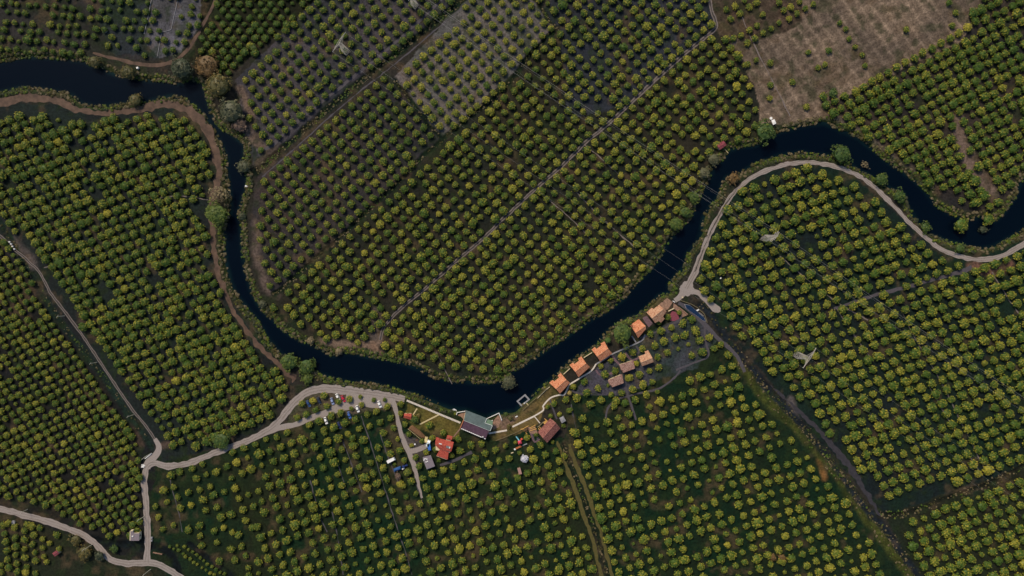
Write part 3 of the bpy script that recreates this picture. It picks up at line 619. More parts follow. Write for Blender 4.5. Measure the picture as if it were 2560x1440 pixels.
ex(1120, 980, 8, [(1150, 1080, 8.5), (1580, 920, 10.5), (1350, 1010, 6), (1640, 1150, 10), (1430, 1220, 6.5), (1850, 1060, 11), (1945, 1260, 11.5), (1710, 1350, 12), (1225, 1330, 10), (1030, 1370, 10), (1760, 860, 5.5), (2090, 1000, 6), (2310, 675, 7), (2120, 235, 9), (1995, 295, 6.5), (2360, 155, 11), (2430, 370, 9.5), (2500, 800, 10), (2160, 1190, 10.5), (2220, 1380, 11), (2230, 450, 7), (2050, 480, 6.5), (2330, 1280, 9)], 10)
ex(1340, 840, 8, [(1300, 605, 8), (1500, 495, 9), (1940, 330, 10.5), (1725, 420, 11.5), (2130, 260, 10), (2380, 190, 10.5), (2440, 420, 10), (2010, 550, 8.5), (1585, 700, 10.5), (1380, 770, 11), (2070, 770, 11), (2270, 700, 8.5), (1860, 840, 11), (970, 920, 11), (740, 1015, 9.5), (1245, 1050, 9.5), (1440, 990, 5), (1020, 1140, 12), (1715, 1140, 10), (1510, 1175, 8.5), (1940, 1070, 11.5), (2140, 980, 12), (2330, 920, 9.5), (1300, 1285, 11.5), (1605, 1300, 11.5), (820, 1240, 12), (1090, 1370, 11.5), (1990, 1280, 11.5), (2210, 1180, 11.5), (2430, 1120, 7), (1780, 1340, 11), (1560, 1400, 11), (2480, 1310, 13), (2460, 630, 11)], 10)
ex(1500, 720, 8, [(1590, 490, 7.5), (1360, 585, 9), (1180, 690, 7.5), (1220, 860, 11.5), (1430, 790, 9), (1660, 710, 11), (1840, 630, 11), (1010, 920, 10), (1280, 1070, 11.5), (1510, 990, 12), (1700, 940, 11.5), (1920, 860, 13.5), (1090, 1150, 10.5), (2000, 1050, 12), (2190, 990, 11.5), (1770, 1130, 6.5), (1570, 1220, 6.5), (1350, 1290, 10.5), (2050, 1280, 13), (1840, 1350, 10), (2290, 1210, 9.5), (2420, 1130, 10), (1160, 1370, 10)], 10)
EX_ZONE = [[(735, 975), (1020, 1000), (1150, 1065), (1330, 1085), (1390, 950), (1690, 790), (1760, 800), (1810, 885), (1790, 905), (1690, 960), (1600, 1030), (1520, 1035), (1440, 1045), (1420, 1150), (1340, 1165), (1290, 1192), (1245, 1185), (1200, 1205), (935, 1210), (925, 1100), (855, 1085), (720, 1070)]]
ex2 = [(x, y, r) for x, y, r in EXPL]
EXPL = []
for x, y, r in ex2:                     # drop the few read twice from neighbouring close-ups
    if all((x - a) ** 2 + (y - b) ** 2 > 64 for a, b, _ in EXPL): EXPL.append((x, y, r))
# sparse trees of the bare field and of the small plots
FREE = []
for x, y in [(230, 95), (320, 60), (275, 190), (370, 135), (465, 70), (540, 25), (415, 5), (605, 145), (770, 20), (820, 100), (890, 70), (980, 15), (1120, 40), (1040, 85), (955, 135), (875, 190), (770, 230), (690, 290), (605, 335), (525, 390), (445, 435), (545, 260), (380, 360), (1070, 535), (1280, 515), (1170, 690), (1240, 660), (680, 640), (535, 610), (450, 655), (300, 390), (470, 305)]:
    FREE.append((1760 + x / 4.094, y / 4.094, rnd.uniform(8, 10)))
for x, y in [(185, 615), (20, 635), (15, 735), (290, 800), (1040, 220), (1385, 190), (1410, 95), (540, 170), (585, 215), (610, 290), (655, 350), (710, 410), (730, 490), (1360, 20)]:
    FREE.append((1920 + x / 3, y / 3, 8 if 500 < x < 800 else 9))
for x, y in [(35, 460), (120, 405), (285, 470), (205, 510), (360, 505), (45, 530), (125, 495), (130, 570), (55, 605), (275, 550), (205, 590), (360, 580), (295, 620), (130, 640), (60, 680), (210, 665), (370, 655), (300, 690), (140, 715), (225, 745), (145, 785), (230, 380), (205, 435), (335, 410), (270, 395), (395, 700), (70, 750), (5, 730), (65, 370), (20, 390), (300, 800), (215, 790), (5, 790), (480, 470), (500, 590), (420, 540)]:
    FREE.append((x / 3.4125, 1200 + y / 3.4125, rnd.uniform(8, 11)))
for x, y in [(185, 590), (275, 570), (310, 595), (225, 600), (285, 655), (325, 675), (265, 630), (345, 615), (380, 640), (410, 665), (440, 690), (355, 705), (470, 720), (510, 740), (425, 750), (545, 765), (460, 770), (580, 790), (495, 795), (615, 805), (385, 720), (530, 810), (150, 570), (215, 560)]:
    FREE.append((380 + x / 3.4125, 1200 + y / 3.4125, rnd.uniform(4.0, 5.8)))
for x, y in [(1165, 920), (1185, 1000), (1220, 1090), (1300, 1060), (1410, 1095), (1495, 1065), (1250, 885), (1330, 850), (1225, 800), (1300, 775), (1430, 910), (1495, 795), (1410, 815), (1350, 930), (1345, 660), (1440, 635), (1515, 600), (1470, 710), (1545, 680), (1700, 620), (1620, 660), (1735, 705), (1815, 670), (1280, 685), (1890, 640), (1760, 785), (1860, 830), (1790, 860), (1575, 770), (1600, 835), (1680, 810), (1625, 925), (1655, 1000), (1520, 870), (1730, 980), (1540, 950), (1900, 920), (1820, 945), (1840, 1025), (1500, 1140), (1605, 1105), (1675, 1080), (1625, 1190), (1730, 1240), (1785, 1135), (1890, 1080), (1810, 1220), (1740, 1115), (1860, 1380), (1840, 1290), (1760, 1320)]:
    FREE.append((x / 3, 960 + y / 3, rnd.uniform(8, 11.5)))
BORDER = [(2066, 262), (2088, 252), (2112, 240), (2140, 228), (2160, 217), (2181, 202), (2200, 193), (2222, 181), (2243, 167), (2265, 155), (2288, 144), (2308, 131), (2331, 121), (2354, 107), (2377, 95), (2398, 82), (2420, 68), (2440, 52)]
for x, y in BORDER: FREE.append((x, y, 11.5))
SEG.append((np.array(BORDER, float), 21))
FREE_ZONE = [[(1800, -900), (2480, -900), (2390, 100), (2050, 245), (2090, 320), (1895, 310), (1885, 220), (1865, 140), (1800, 60)], [(-900, 1290), (170, 1310), (300, 1420), (420, 1440), (470, 2400), (-900, 2400)],
             [(375, 1180), (520, 1142), (640, 1180), (640, 1440), (590, 1440), (500, 1360), (420, 1360), (375, 1370)], [(390, 1360), (480, 1365), (600, 1450), (430, 1450)]]
B6 = [(1332, -60), (1765, -60), (1790, 75), (1838, 95), (1868, 150), (1900, 260), (1888, 350), (1815, 372), (1775, 440), (1740, 470), (1690, 545), (1600, 690), (1530, 760), (1380, 862), (1250, 930), (1150, 930), (1000, 890), (800, 850), (670, 765), (700, 735), (1107, 362), (1397, 80)]
LATS = [  # origin, u, v, polygon, radius, spread, missing, tint, quad term, size noise
    ((306.7, 71.7), (22.7, 1.5), (-5.5, 22), [(-60, -60), (545, -60), (520, 35), (470, 105), (440, 140), (250, 135), (0, 140), (-60, 140)], 8.7, 3.4, .55, -0.2, (0, 0), 1.6),
    ((543.3, 43.3), (26.7, 0), (-13.3, 17), [(556, -60), (800, -60), (788, 0), (580, 185), (535, 190), (480, 135), (500, 100), (528, 45)], 9.6, 1.5, .03, -0.3, (0, 0), 1.2),
    ((866.7, 13.3), (36.5, 3.65), (-19.83, 17.17), [(808, -60), (1190, -60), (1060, 65), (880, 212), (640, 408), (632, 330), (600, 230), (592, 190), (690, 95)], 10.4, 1.6, .035, -0.06, (0, 0), 1.1),
    ((958.3, 196.7), (16.8, 20.1), (-19.9, 17.1), [(965, 182), (990, 205), (1100, 345), (950, 490), (690, 728), (662, 715), (645, 640), (640, 455)], 10.6, 1.5, .02, -0.05, (0, 0), 1.2),
    ((1198.3, 21.7), (16.6, 20.3), (-19.9, 17.1), [(1185, -12), (1205, -60), (1320, -60), (1390, 78), (1310, 165), (1245, 238), (1115, 342), (1000, 195)], 10.4, 1.4, .02, 0.10, (0, 0), 1.0),
    ((1581.7, 61.7), (-19.31, 17.4), (16.4, 20.2), B6, 10.9, 2.2, .04, 0.02, (0, 0), 1.6),
    ((2241.7, 308.3), (22.0, -11.8), (12.1, 21.3), [(2052, 240), (2395, 92), (2480, -60), (2700, -60), (2700, 380), (2535, 450), (2505, 505), (2470, 520), (2410, 512), (2060, 290)], 12.3, 2.4, .04, -0.12, (0, 0), 1.5),
    ((2016.7, 540), (26.5, -10.0), (12.95, 25.0), [(1748, 665), (1775, 610), (1830, 500), (1890, 445), (2010, 415), (2105, 435), (2200, 510), (2330, 625), (2420, 662), (2500, 655), (2640, 590), (2640, 1110), (2560, 1150), (2225, 1262), (2150, 1170), (1985, 985), (1885, 880), (1810, 790), (1750, 728)], 12.7, 2.0, .03, 0.0, (0, 0), 1.5),
    ((2016.7, 540), (26.5, -10.0), (12.95, 25.0), [(2270, 1310), (2560, 1185), (2640, 1165), (2640, 1500), (2330, 1500), (2280, 1400)], 12.6, 2.4, .06, -0.04, (0, 0), 1.7),
    ((1781.7, 1140), (26.7, -9.4), (8.33, 26.7), [(1438, 1090), (1440, 1000), (1460, 960), (1560, 880), (1680, 800), (1760, 790), (1800, 860), (1840, 910), (1880, 990), (2015, 1140), (2130, 1270), (2190, 1370), (2240, 1500), (1560, 1500), (1510, 1330), (1465, 1180)], 10.8, 2.2, .10, 0.0, (0, 0), 2.1),
    ((970, 1110), (26.5, -9.93), (8.9, 26.7), [(380, 1180), (470, 1170), (620, 1115), (720, 1062), (860, 1085), (1020, 1050), (1250, 1110), (1395, 1125), (1435, 1260), (1480, 1400), (1495, 1500), (580, 1500), (470, 1380), (380, 1360)], 10.8, 2.2, .09, 0.0, (-0.0536, -0.018), 2.0),
    ((123.3, 1058.3), (19.2, -9.2), (11.7, 16.5), [(-60, 560), (20, 610), (75, 690), (130, 795), (215, 915), (300, 1035), (345, 1100), (352, 1170), (352, 1290), (345, 1340), (270, 1345), (200, 1310), (120, 1270), (-60, 1235)], 9.4, 1.5, .03, -0.02, (0, 0), 1.2),
    ((522.2, 945.6), (22.8, -9.3), (13.74, 20.15), [(-60, 285), (150, 290), (200, 300), (340, 290), (440, 280), (490, 320), (525, 390), (525, 470), (500, 520), (515, 560), (530, 660), (555, 745), (590, 815), (640, 890), (700, 940), (720, 965), (690, 1030), (640, 1070), (560, 1105), (410, 1130), (395, 1085), (345, 1020), (270, 905), (190, 795), (110, 660), (20, 560), (-60, 480)], 12.0, 2.6, .05, -0.05, (0, 0), 1.7),
]
def clear_of_tracks(x, y):
    """None when a tree cannot stand here, else the spot moved clear of the verge"""
    for p, d in SEG:
        h_ = np.hypot(p[:, 0] - x, p[:, 1] - y); j = int(np.argmin(h_))
        if h_[j] < d:
            if h_[j] < 0.55 * d: return None
            x = p[j, 0] + (x - p[j, 0]) * d / h_[j]; y = p[j, 1] + (y - p[j, 1]) * d / h_[j]
    return x, y
ORCH = ['upper left riverside orchard', 'dark upper left grove', 'upper left pylon orchard', 'brown plot between ditches', 'pale soil plot', 'central loop orchard', 'upper right orchard', 'right hand orchard', 'lower right orchard', 'orchard left of the canal', 'orchard below the car park', 'close planted left orchard', 'left bank orchard']
TREES = []   # x, y, r, tint, orchard index (-1 explicit, -2 free)
pts_a = lambda x: np.array([x], float)
for k, (o, u, v, poly, r0, sp, miss, tint, q, sn) in enumerate(LATS):
    pa = np.array(poly); 
    ij = [(i, j) for i in range(-70, 71) for j in range(-70, 71)]
    IJ = np.array(ij, float)
    X = o[0] + IJ[:, 0] * u[0] + IJ[:, 1] * v[0] + IJ[:, 0] ** 2 * q[0]
    Y = o[1] + IJ[:, 0] * u[1] + IJ[:, 1] * v[1] + IJ[:, 0] ** 2 * q[1]
    X += rng.normal(0, sp * 0.62, X.shape); Y += rng.normal(0, sp * 0.62, X.shape)
    ok = inpoly(X, Y, poly)
    for z in EX_ZONE + FREE_ZONE: ok &= ~inpoly(X, Y, z)
    X, Y = X[ok], Y[ok]
    sd = bank_sd(X, Y)
    for x, y, s in zip(X, Y, sd):
        if s < 14 or rnd.random() < miss * 0.4: continue
        xy_ = clear_of_tracks(x, y)
        if xy_ is None: continue
        x, y = xy_
        r = max(4.5, rnd.gauss(r0 * 1.02, sn * 0.75))
        if rnd.random() < (0.07 if k in (9, 10) else 0.025): r *= 0.62
        TREES.append((x, y, r, tint + rnd.gauss(0, 0.09), k))
for x, y, r in EXPL: TREES.append((x, y, r, rnd.gauss(0.03, 0.10), -1))
for x, y, r in FREE: TREES.append((x, y, r, rnd.gauss(0.0, 0.10), -2))

# ------------------------------------------------------------ landmarks used to tell trees apart
LAND = [('the red car', 858, 997), ('the white car by the red car', 844, 992), ('the middle white car', 894, 1022), ('the rightmost white car', 949, 1011), ('the mid blue car', 873, 1038),
        ('the lower lane white car', 814, 1052), ('the half hidden blue car', 848, 1063), ('the red roofed lawn hut', 1019, 1040), ('the white caravan', 977, 1151), ('the blue tarpaulin', 992, 1172), ('the red farmhouse', 1108, 1110),
        ('the grey flat shed', 1072, 1155), ('the blue farmyard pickup', 1072, 1114), ('the tiled pavilion', 1372, 1078), ('the pink play tower', 1299, 1102), ('the pale brown shed', 1299, 1178), ('the square white canopy', 1405, 1049),
        ('the lowest back cottage', 1538, 952), ('the middle back cottage', 1567, 915), ('the upper back cottage', 1614, 895), ('the lowest riverside cottage', 1400, 958), ('the second riverside cottage', 1448, 916), ('the third riverside cottage', 1505, 880),
        ('the cottage by the big tree', 1595, 822), ('the large brown roofed house', 1640, 785), ('the pink terrace', 1684, 790), ('the dark narrow pool', 1740, 785), ('the white blossom tree', 1311, 1146), ('the green roofed restaurant', 1193, 1062), ('the brown dead tree', 995, 1191),
        ('the compost heap', 1044, 1082)]
order = sorted(range(len(TREES)), key=lambda i: -(TREES[i][2] + (1.9 if TREES[i][4] == -1 else 0) - (99 if not (6 < TREES[i][0] < 2554 and 6 < TREES[i][1] < 1434) else 0)))
INDIV = set(order[:300])
SIDE = ['right of', 'upper right of', 'above', 'upper left of', 'left of', 'lower left of', 'below', 'lower right of']
TX = np.array([(t[0], t[1]) for t in TREES])
LAB = {}
near_idx = []
for n, lx, ly in LAND:
    d = np.hypot(TX[:, 0] - lx, TX[:, 1] - ly)
    near_idx.append(np.argsort(d)[:14])
taken = set()
for rank_limit in (14,):
    for (n, lx, ly), ids in zip(LAND, near_idx):
        cnt = {}
        for i in ids:
            a = math.atan2(-(TX[i, 1] - ly), TX[i, 0] - lx); s = SIDE[int(round(a / (math.pi / 4))) % 8]
            cnt[s] = cnt.get(s, 0) + 1
            if i in LAB or cnt[s] > 3 or i not in INDIV: continue
            o_ = {1: 'nearest', 2: 'second nearest', 3: 'third nearest'}[cnt[s]]
            lab = f'round fruit tree {s} {n}, {o_} there'
            if len(lab.split()) <= 16 and lab.count('-') == 0: LAB[i] = lab
ONES = 'zero one two three four five six seven eight nine ten eleven twelve thirteen fourteen fifteen sixteen seventeen eighteen nineteen'.split()
TENS = 'x x twenty thirty forty fifty sixty seventy eighty ninety'.split()
def spell(n):
    n = max(0, n)
    return 'one hundred' if n >= 100 else ONES[n] if n < 20 else TENS[n // 10] + ('-' + ONES[n % 10] if n % 10 else '')
USED = set()
def tree_instance(i):
    x, y, r, tint, k = TREES[i]
    R_ = r * M * 0.95
    p = P(x, y, R_ * 0.75); p.z = ground_z(x, y)
    zone = ORCH[k] if k >= 0 else ('hamlet' if k == -1 else 'patchy plot')
    lab = LAB.get(i)
    if not lab:
        fx, fy = int(round(x / 25.6)), int(round(y / 14.4))
        for extra in ('', ' and a half', ' and a quarter'):
            lab = f'fruit tree in the {zone}, {spell(fx)}{extra} percent across, {spell(fy)} percent down'
            if lab not in USED: break
        USED.add(lab)
    grp = 'fruit trees round the houses and the car park' if k == -1 else f'fruit trees of the {zone}'
    e = empty('fruit_tree', p, lab, 'tree', grp, rnd.uniform(0, 6.28), R_)
    q = rnd.uniform(0.88, 1.13); e.scale = (R_ * q, R_ / q, R_ * rnd.uniform(0.9, 1.15)); v = rnd.randrange(NV)
    c = link('crown', CIT[v], e); c['tint'] = float(tint + odd())
    t_ = link('trunk', TRK[v % 3], e)
    return v, c, t_
def odd():
    q = rnd.random(); return 0.3 if q < 0.03 else -0.25 if q < 0.07 else 0.0
SRC = {}; TSRC = None
for i in order[:300]:
    v, c, t_ = tree_instance(i); SRC.setdefault(v, c); TSRC = TSRC or t_

def scatter(name, pts, sources, label, cat=None, trunk=None, kind='stuff'):
    """pts: rows of x, y, z, scale, rotation, tint, variant"""
    a = np.array(pts, float)
    me = bpy.data.meshes.new(name); me.from_pydata(a[:, :3].tolist(), [], [])
    for nme, typ, colv in (('scl', 'FLOAT', 3), ('rotz', 'FLOAT', 4), ('tint', 'FLOAT', 5), ('idx', 'INT', 6)):
        at = me.attributes.new(nme, typ, 'POINT'); at.data.foreach_set('value', a[:, colv].astype(np.int32 if typ == 'INT' else np.float32))
    o = link(name, me); tag(o, label, cat, kind=kind)
    ng = bpy.data.node_groups.new(name, 'GeometryNodeTree')
    ng.interface.new_socket('Geometry', in_out='INPUT', socket_type='NodeSocketGeometry'); ng.interface.new_socket('Geometry', in_out='OUTPUT', socket_type='NodeSocketGeometry')
    N, Lk = ng.nodes, ng.links
    gi, go = N.new('NodeGroupInput'), N.new('NodeGroupOutput')
    g2i = N.new('GeometryNodeGeometryToInstance')
    for s in sources:
        oi = N.new('GeometryNodeObjectInfo'); oi.transform_space = 'ORIGINAL'; oi.inputs['Object'].default_value = s
        src = oi.outputs['Geometry']
        if trunk is not None:
            ot = N.new('GeometryNodeObjectInfo'); ot.transform_space = 'ORIGINAL'; ot.inputs['Object'].default_value = trunk
            jn = N.new('GeometryNodeJoinGeometry'); Lk.new(src, jn.inputs[0]); Lk.new(ot.outputs['Geometry'], jn.inputs[0]); src = jn.outputs[0]
        Lk.new(src, g2i.inputs[0])
    iop = N.new('GeometryNodeInstanceOnPoints'); iop.inputs['Pick Instance'].default_value = True
    Lk.new(gi.outputs[0], iop.inputs['Points']); Lk.new(g2i.outputs[0], iop.inputs['Instance'])
    def attr(nm, dt):
        n = N.new('GeometryNodeInputNamedAttribute'); n.data_type = dt; n.inputs['Name'].default_value = nm
        return next(s for s in n.outputs if s.enabled and s.name == 'Attribute')
    Lk.new(attr('idx', 'INT'), iop.inputs['Instance Index'])
    cb = N.new('ShaderNodeCombineXYZ'); Lk.new(attr('rotz', 'FLOAT'), cb.inputs[2])
    Lk.new(cb.outputs[0], iop.inputs['Rotation']); sv = N.new('ShaderNodeCombineXYZ'); sc_ = attr('scl', 'FLOAT')
    rv = N.new('FunctionNodeRandomValue'); rv.data_type = 'FLOAT'; rv.inputs[2].default_value = 0.86; rv.inputs[3].default_value = 1.14
    mm = N.new('ShaderNodeMath'); mm.operation = 'MULTIPLY'; Lk.new(sc_, mm.inputs[0]); Lk.new(rv.outputs[1], mm.inputs[1])
    Lk.new(mm.outputs[0], sv.inputs[0]); Lk.new(sc_, sv.inputs[1]); Lk.new(sc_, sv.inputs[2])
    Lk.new(sv.outputs[0], iop.inputs['Scale'])
    Lk.new(iop.outputs[0], go.inputs[0])
    md = o.modifiers.new('scatter', 'NODES'); md.node_group = ng
    return o
rest = []
for i in order[300:]:
    x, y, r, tint, k = TREES[i]; R_ = r * M * 0.95
    p = P(x, y, R_ * 0.75)
    rest.append((p.x, p.y, ground_z(x, y), R_, rnd.uniform(0, 6.28), tint + odd(), rnd.randrange(len(SRC))))
scatter('fruit_trees', rest, [SRC[k] for k in sorted(SRC)], 'thousands of smaller round fruit trees in straight orchard rows', 'trees', TSRC)
print('TREES', len(TREES), 'EXPL', len(EXPL), 'labelled', len(LAB))

# ------------------------------------------------------------ single large trees and shrubs by the water
def big_tree(name, label, cat, x, y, r, hf, leaf, nl=110, nleaf=12, lsz=0.055, lobe=0.16, seed=1, gap=0.04, flat=0.6, group=None, tint=0.0, core=True, spread=0.3):
    R_ = r * M; hgt = R_ * hf
    p = P(x, y, hgt * 0.6); p.z = max(-0.9, ground_z(x, y))
    e = empty(name, p, label, cat, group, seed * 1.7)
    zc = hf - flat - 0.02 if hf > flat + 0.4 else 0.4
    me = crown_mesh(name + '_crown', 500 + seed, nl, nleaf, lsz, lobe, zc=zc, flat=flat, tmax=2.1, material=leaf, gap=gap, core=core, spread=0.5 if leaf in (grey_leaf, gold_leaf, rust_leaf, dead_leaf, straw_leaf) else spread, wild=2.6)
    c = link('crown' if 'tree' in name else 'foliage', me, e); c.scale = (R_,) * 3; c['tint'] = float(tint)
    tm = trunk_mesh(name + '_trunk', zc * 1.0, 0.05, 5, seed, 0.5); t_ = link('trunk' if 'tree' in name else 'stem', tm, e); t_.scale = (R_,) * 3
    return e
BT = [
    ('broadleaf_tree', 'big bright green tree on the river bank beside the orange roofed cottage', 'tree', 1556, 832, 31, 1.3, green_leaf, 0.12, 1),
    ('broadleaf_tree', 'big yellow green tree between the reddish bank track and the narrow river', 'tree', 540, 535, 33, 1.3, green_leaf, 0.22, 2),
    ('bare_tree', 'straw coloured nearly bare tree just above the big yellow green bank tree', 'tree', 548, 486, 27, 1.3, straw_leaf, 0.1, 3),
    ('broadleaf_tree', 'large green tree by the small white canopy on the upper right river bank', 'tree', 1914, 328, 29, 1.3, green_leaf, -0.1, 4),
    ('broadleaf_tree', 'dark green tree leaning over the water above the curved gravel road', 'tree', 2108, 384, 27, 1.2, green_leaf, -0.2, 5),
    ('broadleaf_tree', 'green tree between the outer side of the curved road and the dark river', 'tree', 2206, 448, 19, 1.3, green_leaf, 0.02, 6),
    ('willow_tree', 'grey green willow standing out in the river at the tip of the central loop', 'tree', 1272, 957, 22, 1.2, grey_leaf, 0.15, 7),
    ('bank_tree', 'small olive tree on the bank below the wide upper left river', 'tree', 335, 249, 20, 1.2, gold_leaf, -0.05, 8),
    ('bank_tree', 'tall golden brown tree at the sharp river bend on the upper left', 'tree', 545, 213, 36, 1.2, gold_leaf, 0.05, 9),
    ('bank_tree', 'grey brown tree below the golden one at the sharp river bend', 'tree', 577, 277, 37, 1.2, grey_leaf, 0.12, 10),
    ('bank_tree', 'grey brown tree, lowest of the clump at the sharp river bend', 'tree', 598, 312, 22, 1.2, dead_leaf, 0.0, 11),
    ('reed_clump', 'rusty brown reed clump above the golden tree at the upper left bend', 'reeds', 518, 165, 36, 0.6, rust_leaf, -0.25, 12),
    ('bank_tree', 'dark blue green tree on the north bank of the upper left river', 'tree', 452, 170, 34, 1.2, grey_leaf, -0.22, 13),
    ('bank_tree', 'dark olive tree on the north bank near the brown tracks end', 'tree', 318, 180, 22, 1.2, gold_leaf, -0.25, 14),
    ('bank_tree', 'yellowish tree at the left end of the brown north bank track', 'tree', 234, 154, 19, 1.2, gold_leaf, -0.08, 15),
    ('bank_shrub', 'grey brown shrub on the right bank of the narrow upper left river', 'shrub', 606, 415, 21, 1.0, grey_leaf, 0.12, 16),
    ('bank_shrub', 'small blue green shrub on the right bank opposite the big yellow green tree', 'shrub', 604, 541, 13, 1.0, grey_leaf, -0.1, 17),
    ('bank_shrub', 'orange brown shrub between the curved road and the river, at its left start', 'shrub', 1836, 446, 18, 1.0, rust_leaf, 0.05, 18),
    ('bank_shrub', 'ash grey shrub on the river bank below the small red roofed boathouse', 'shrub', 1785, 398, 19, 1.0, grey_leaf, 0.25, 19),
    ('bank_shrub', 'pale ash grey shrub, lower of two below the small red roofed boathouse', 'shrub', 1762, 432, 18, 1.0, grey_leaf, 0.3, 20),
    ('broadleaf_tree', 'round olive tree out in the water under the tip of the right hand orchard', 'tree', 2408, 562, 21, 1.2, citrus_leaf, -0.05, 21),
    ('broadleaf_tree', 'round olive tree at the bank tip just right of the tree in the water', 'tree', 2475, 548, 16, 1.2, citrus_leaf, -0.02, 22),
    ('bank_shrub', 'dark blue green shrub hanging over the water below the tip of the right orchard', 'shrub', 2462, 574, 12, 1.0, grey_leaf, -0.25, 23),
    ('broadleaf_tree', 'dark green tree on the inner bank, midway along the curved gravel road', 'tree', 2250, 490, 17, 1.2, green_leaf, -0.15, 24),
    ('broadleaf_tree', 'small green tree on the river side of the curved road, lower part', 'tree', 2318, 568, 15, 1.2, green_leaf, -0.05, 25),
    ('bank_shrub', 'low green shrub on the bank at the bottom of the right hand river bend', 'shrub', 2402, 621, 14, 1.0, green_leaf, -0.1, 26),
    ('bank_shrub', 'leafy green thicket on the bank where the left track ends, largest of three', 'shrub', 722, 905, 26, 0.9, green_leaf, 0.05, 27),
    ('bank_shrub', 'leafy green thicket reaching farthest into the river near the car park bend', 'shrub', 765, 918, 25, 0.9, green_leaf, 0.0, 28),
    ('bank_shrub', 'bright green thicket nearest the gravel road bend above the car park', 'shrub', 768, 947, 16, 0.9, green_leaf, 0.2, 29),
    ('bank_shrub', 'olive thicket beside the gravel road in the lower left orchard', 'shrub', 553, 1103, 26, 0.8, green_leaf, -0.1, 30),
    ('bank_shrub', 'golden shrub beside the lower left gravel road, upper one', 'shrub', 188, 1352, 17, 0.9, gold_leaf, 0.02, 31),
    ('bank_shrub', 'golden shrub right under the leaning pole at the lower left', 'shrub', 210, 1384, 22, 0.9, gold_leaf, 0.06, 32),
    ('bank_tree', 'dark round tree in the corner between the two lower left roads', 'tree', 285, 1373, 12, 1.2, green_leaf, -0.2, 33),
    ('bank_tree', 'dark round tree at the outer side of the lower left road bend', 'tree', 247, 1391, 14, 1.2, grey_leaf, -0.2, 34),
    ('broadleaf_tree', 'bright green tree on the east bank of the central loop, lowest of three', 'tree', 1690, 560, 20, 1.2, green_leaf, 0.12, 35),
    ('broadleaf_tree', 'green tree on the east bank of the central loop, middle one of three', 'tree', 1714, 530, 17, 1.2, green_leaf, 0.02, 36),
    ('broadleaf_tree', 'green tree on the east bank of the central loop, highest of three', 'tree', 1736, 494, 17, 1.2, green_leaf, 0.08, 37),
    ('broadleaf_tree', 'dark green tree at the corner of the bare field and the upper right orchard', 'tree', 2083, 233, 14, 1.2, green_leaf, -0.2, 38),
    ('dead_tree', 'brown dead tree below the blue tarpaulin', 'tree', 995, 1191, 10.5, 1.4, dead_leaf, 0.05, 39),
    ('fruit_tree', 'bright green tree right of the blue tarpaulin', 'tree', 1018, 1181, 10.5, 1.3, green_leaf, 0.3, 40),
    ('blossom_tree', 'white blossom tree between the play tower and the pale brown shed', 'tree', 1311, 1147, 11, 1.3, white_leaf, 0.0, 41),
    ('bare_tree', 'whitish bare shrub in the water beside the curved road', 'shrub', 2166, 411, 11, 1.0, straw_leaf, 0.1, 42),
    ('bank_shrub', 'bright green tree at the left orchard edge of the canal grass strip', 'tree', 1898, 1037, 15.5, 1.2, citrus_leaf, 0.05, 43),
    ('bank_shrub', 'rust brown shrub at the lower edge of the orchard left of the canal', 'shrub', 1932, 1394, 11, 0.9, rust_leaf, 0.0, 44),
    ('bank_shrub', 'second rust brown shrub at the lower edge, right of the first', 'shrub', 1956, 1396, 12, 0.9, rust_leaf, 0.08, 45),
    ('bank_shrub', 'dry golden shrub on the lawn near the hut with red roof', 'shrub', 1046, 1039, 7, 0.9, gold_leaf, 0.25, 46),
    ('garden_tree', 'dark green tree on the lawn right of the small red roofed hut', 'tree', 1036, 1049, 11, 1.3, green_leaf, -0.08, 47),
    ('bank_shrub', 'rust coloured shrub on the earth right of the restaurant, by the white path end', 'shrub', 1272, 1066, 7, 0.9, gold_leaf, 0.1, 48),
    ('bank_shrub', 'dry bush between the restaurant terrace and the river lawn', 'shrub', 1276, 1046, 8, 0.8, gold_leaf, -0.1, 49),
    ('bank_shrub', 'green bush at the water edge right of the restaurant terrace', 'shrub', 1265, 1036, 6, 0.9, green_leaf, 0.0, 50),
    ('bank_tree', 'green tree right of the junction track, upper left grove edge', 'tree', 634, 120, 10, 1.3, green_leaf, 0.1, 51),
    ('bank_shrub', 'grey green shrub near the river, left of the central orchard corner', 'shrub', 655, 760, 13, 0.9, grey_leaf, 0.15, 52),
    ('bank_shrub', 'straw and pink shrub on the inner bank opposite the green thicket', 'shrub', 775, 852, 12, 0.9, straw_leaf, -0.05, 53),
    ('bank_shrub', 'straw coloured shrub at the water on the lower side of the central loop', 'shrub', 846, 879, 12, 0.9, straw_leaf, -0.15, 54),
]
for n, l, c, x, y, r, hf, lf, ti, sd_ in BT:
    big = r > 18
    big_tree(n, l, c, x, y, r, hf, lf, nl=130 if big else 70, nleaf=13 if big else 11, lsz=0.048 if big else 0.075, lobe=0.13 if big else 0.17, seed=sd_, gap=0.25 if ('bare' in n or 'reed' in n) else 0.05, tint=ti, flat=0.55 if hf > 0.8 else 0.3, core='bare' not in n)
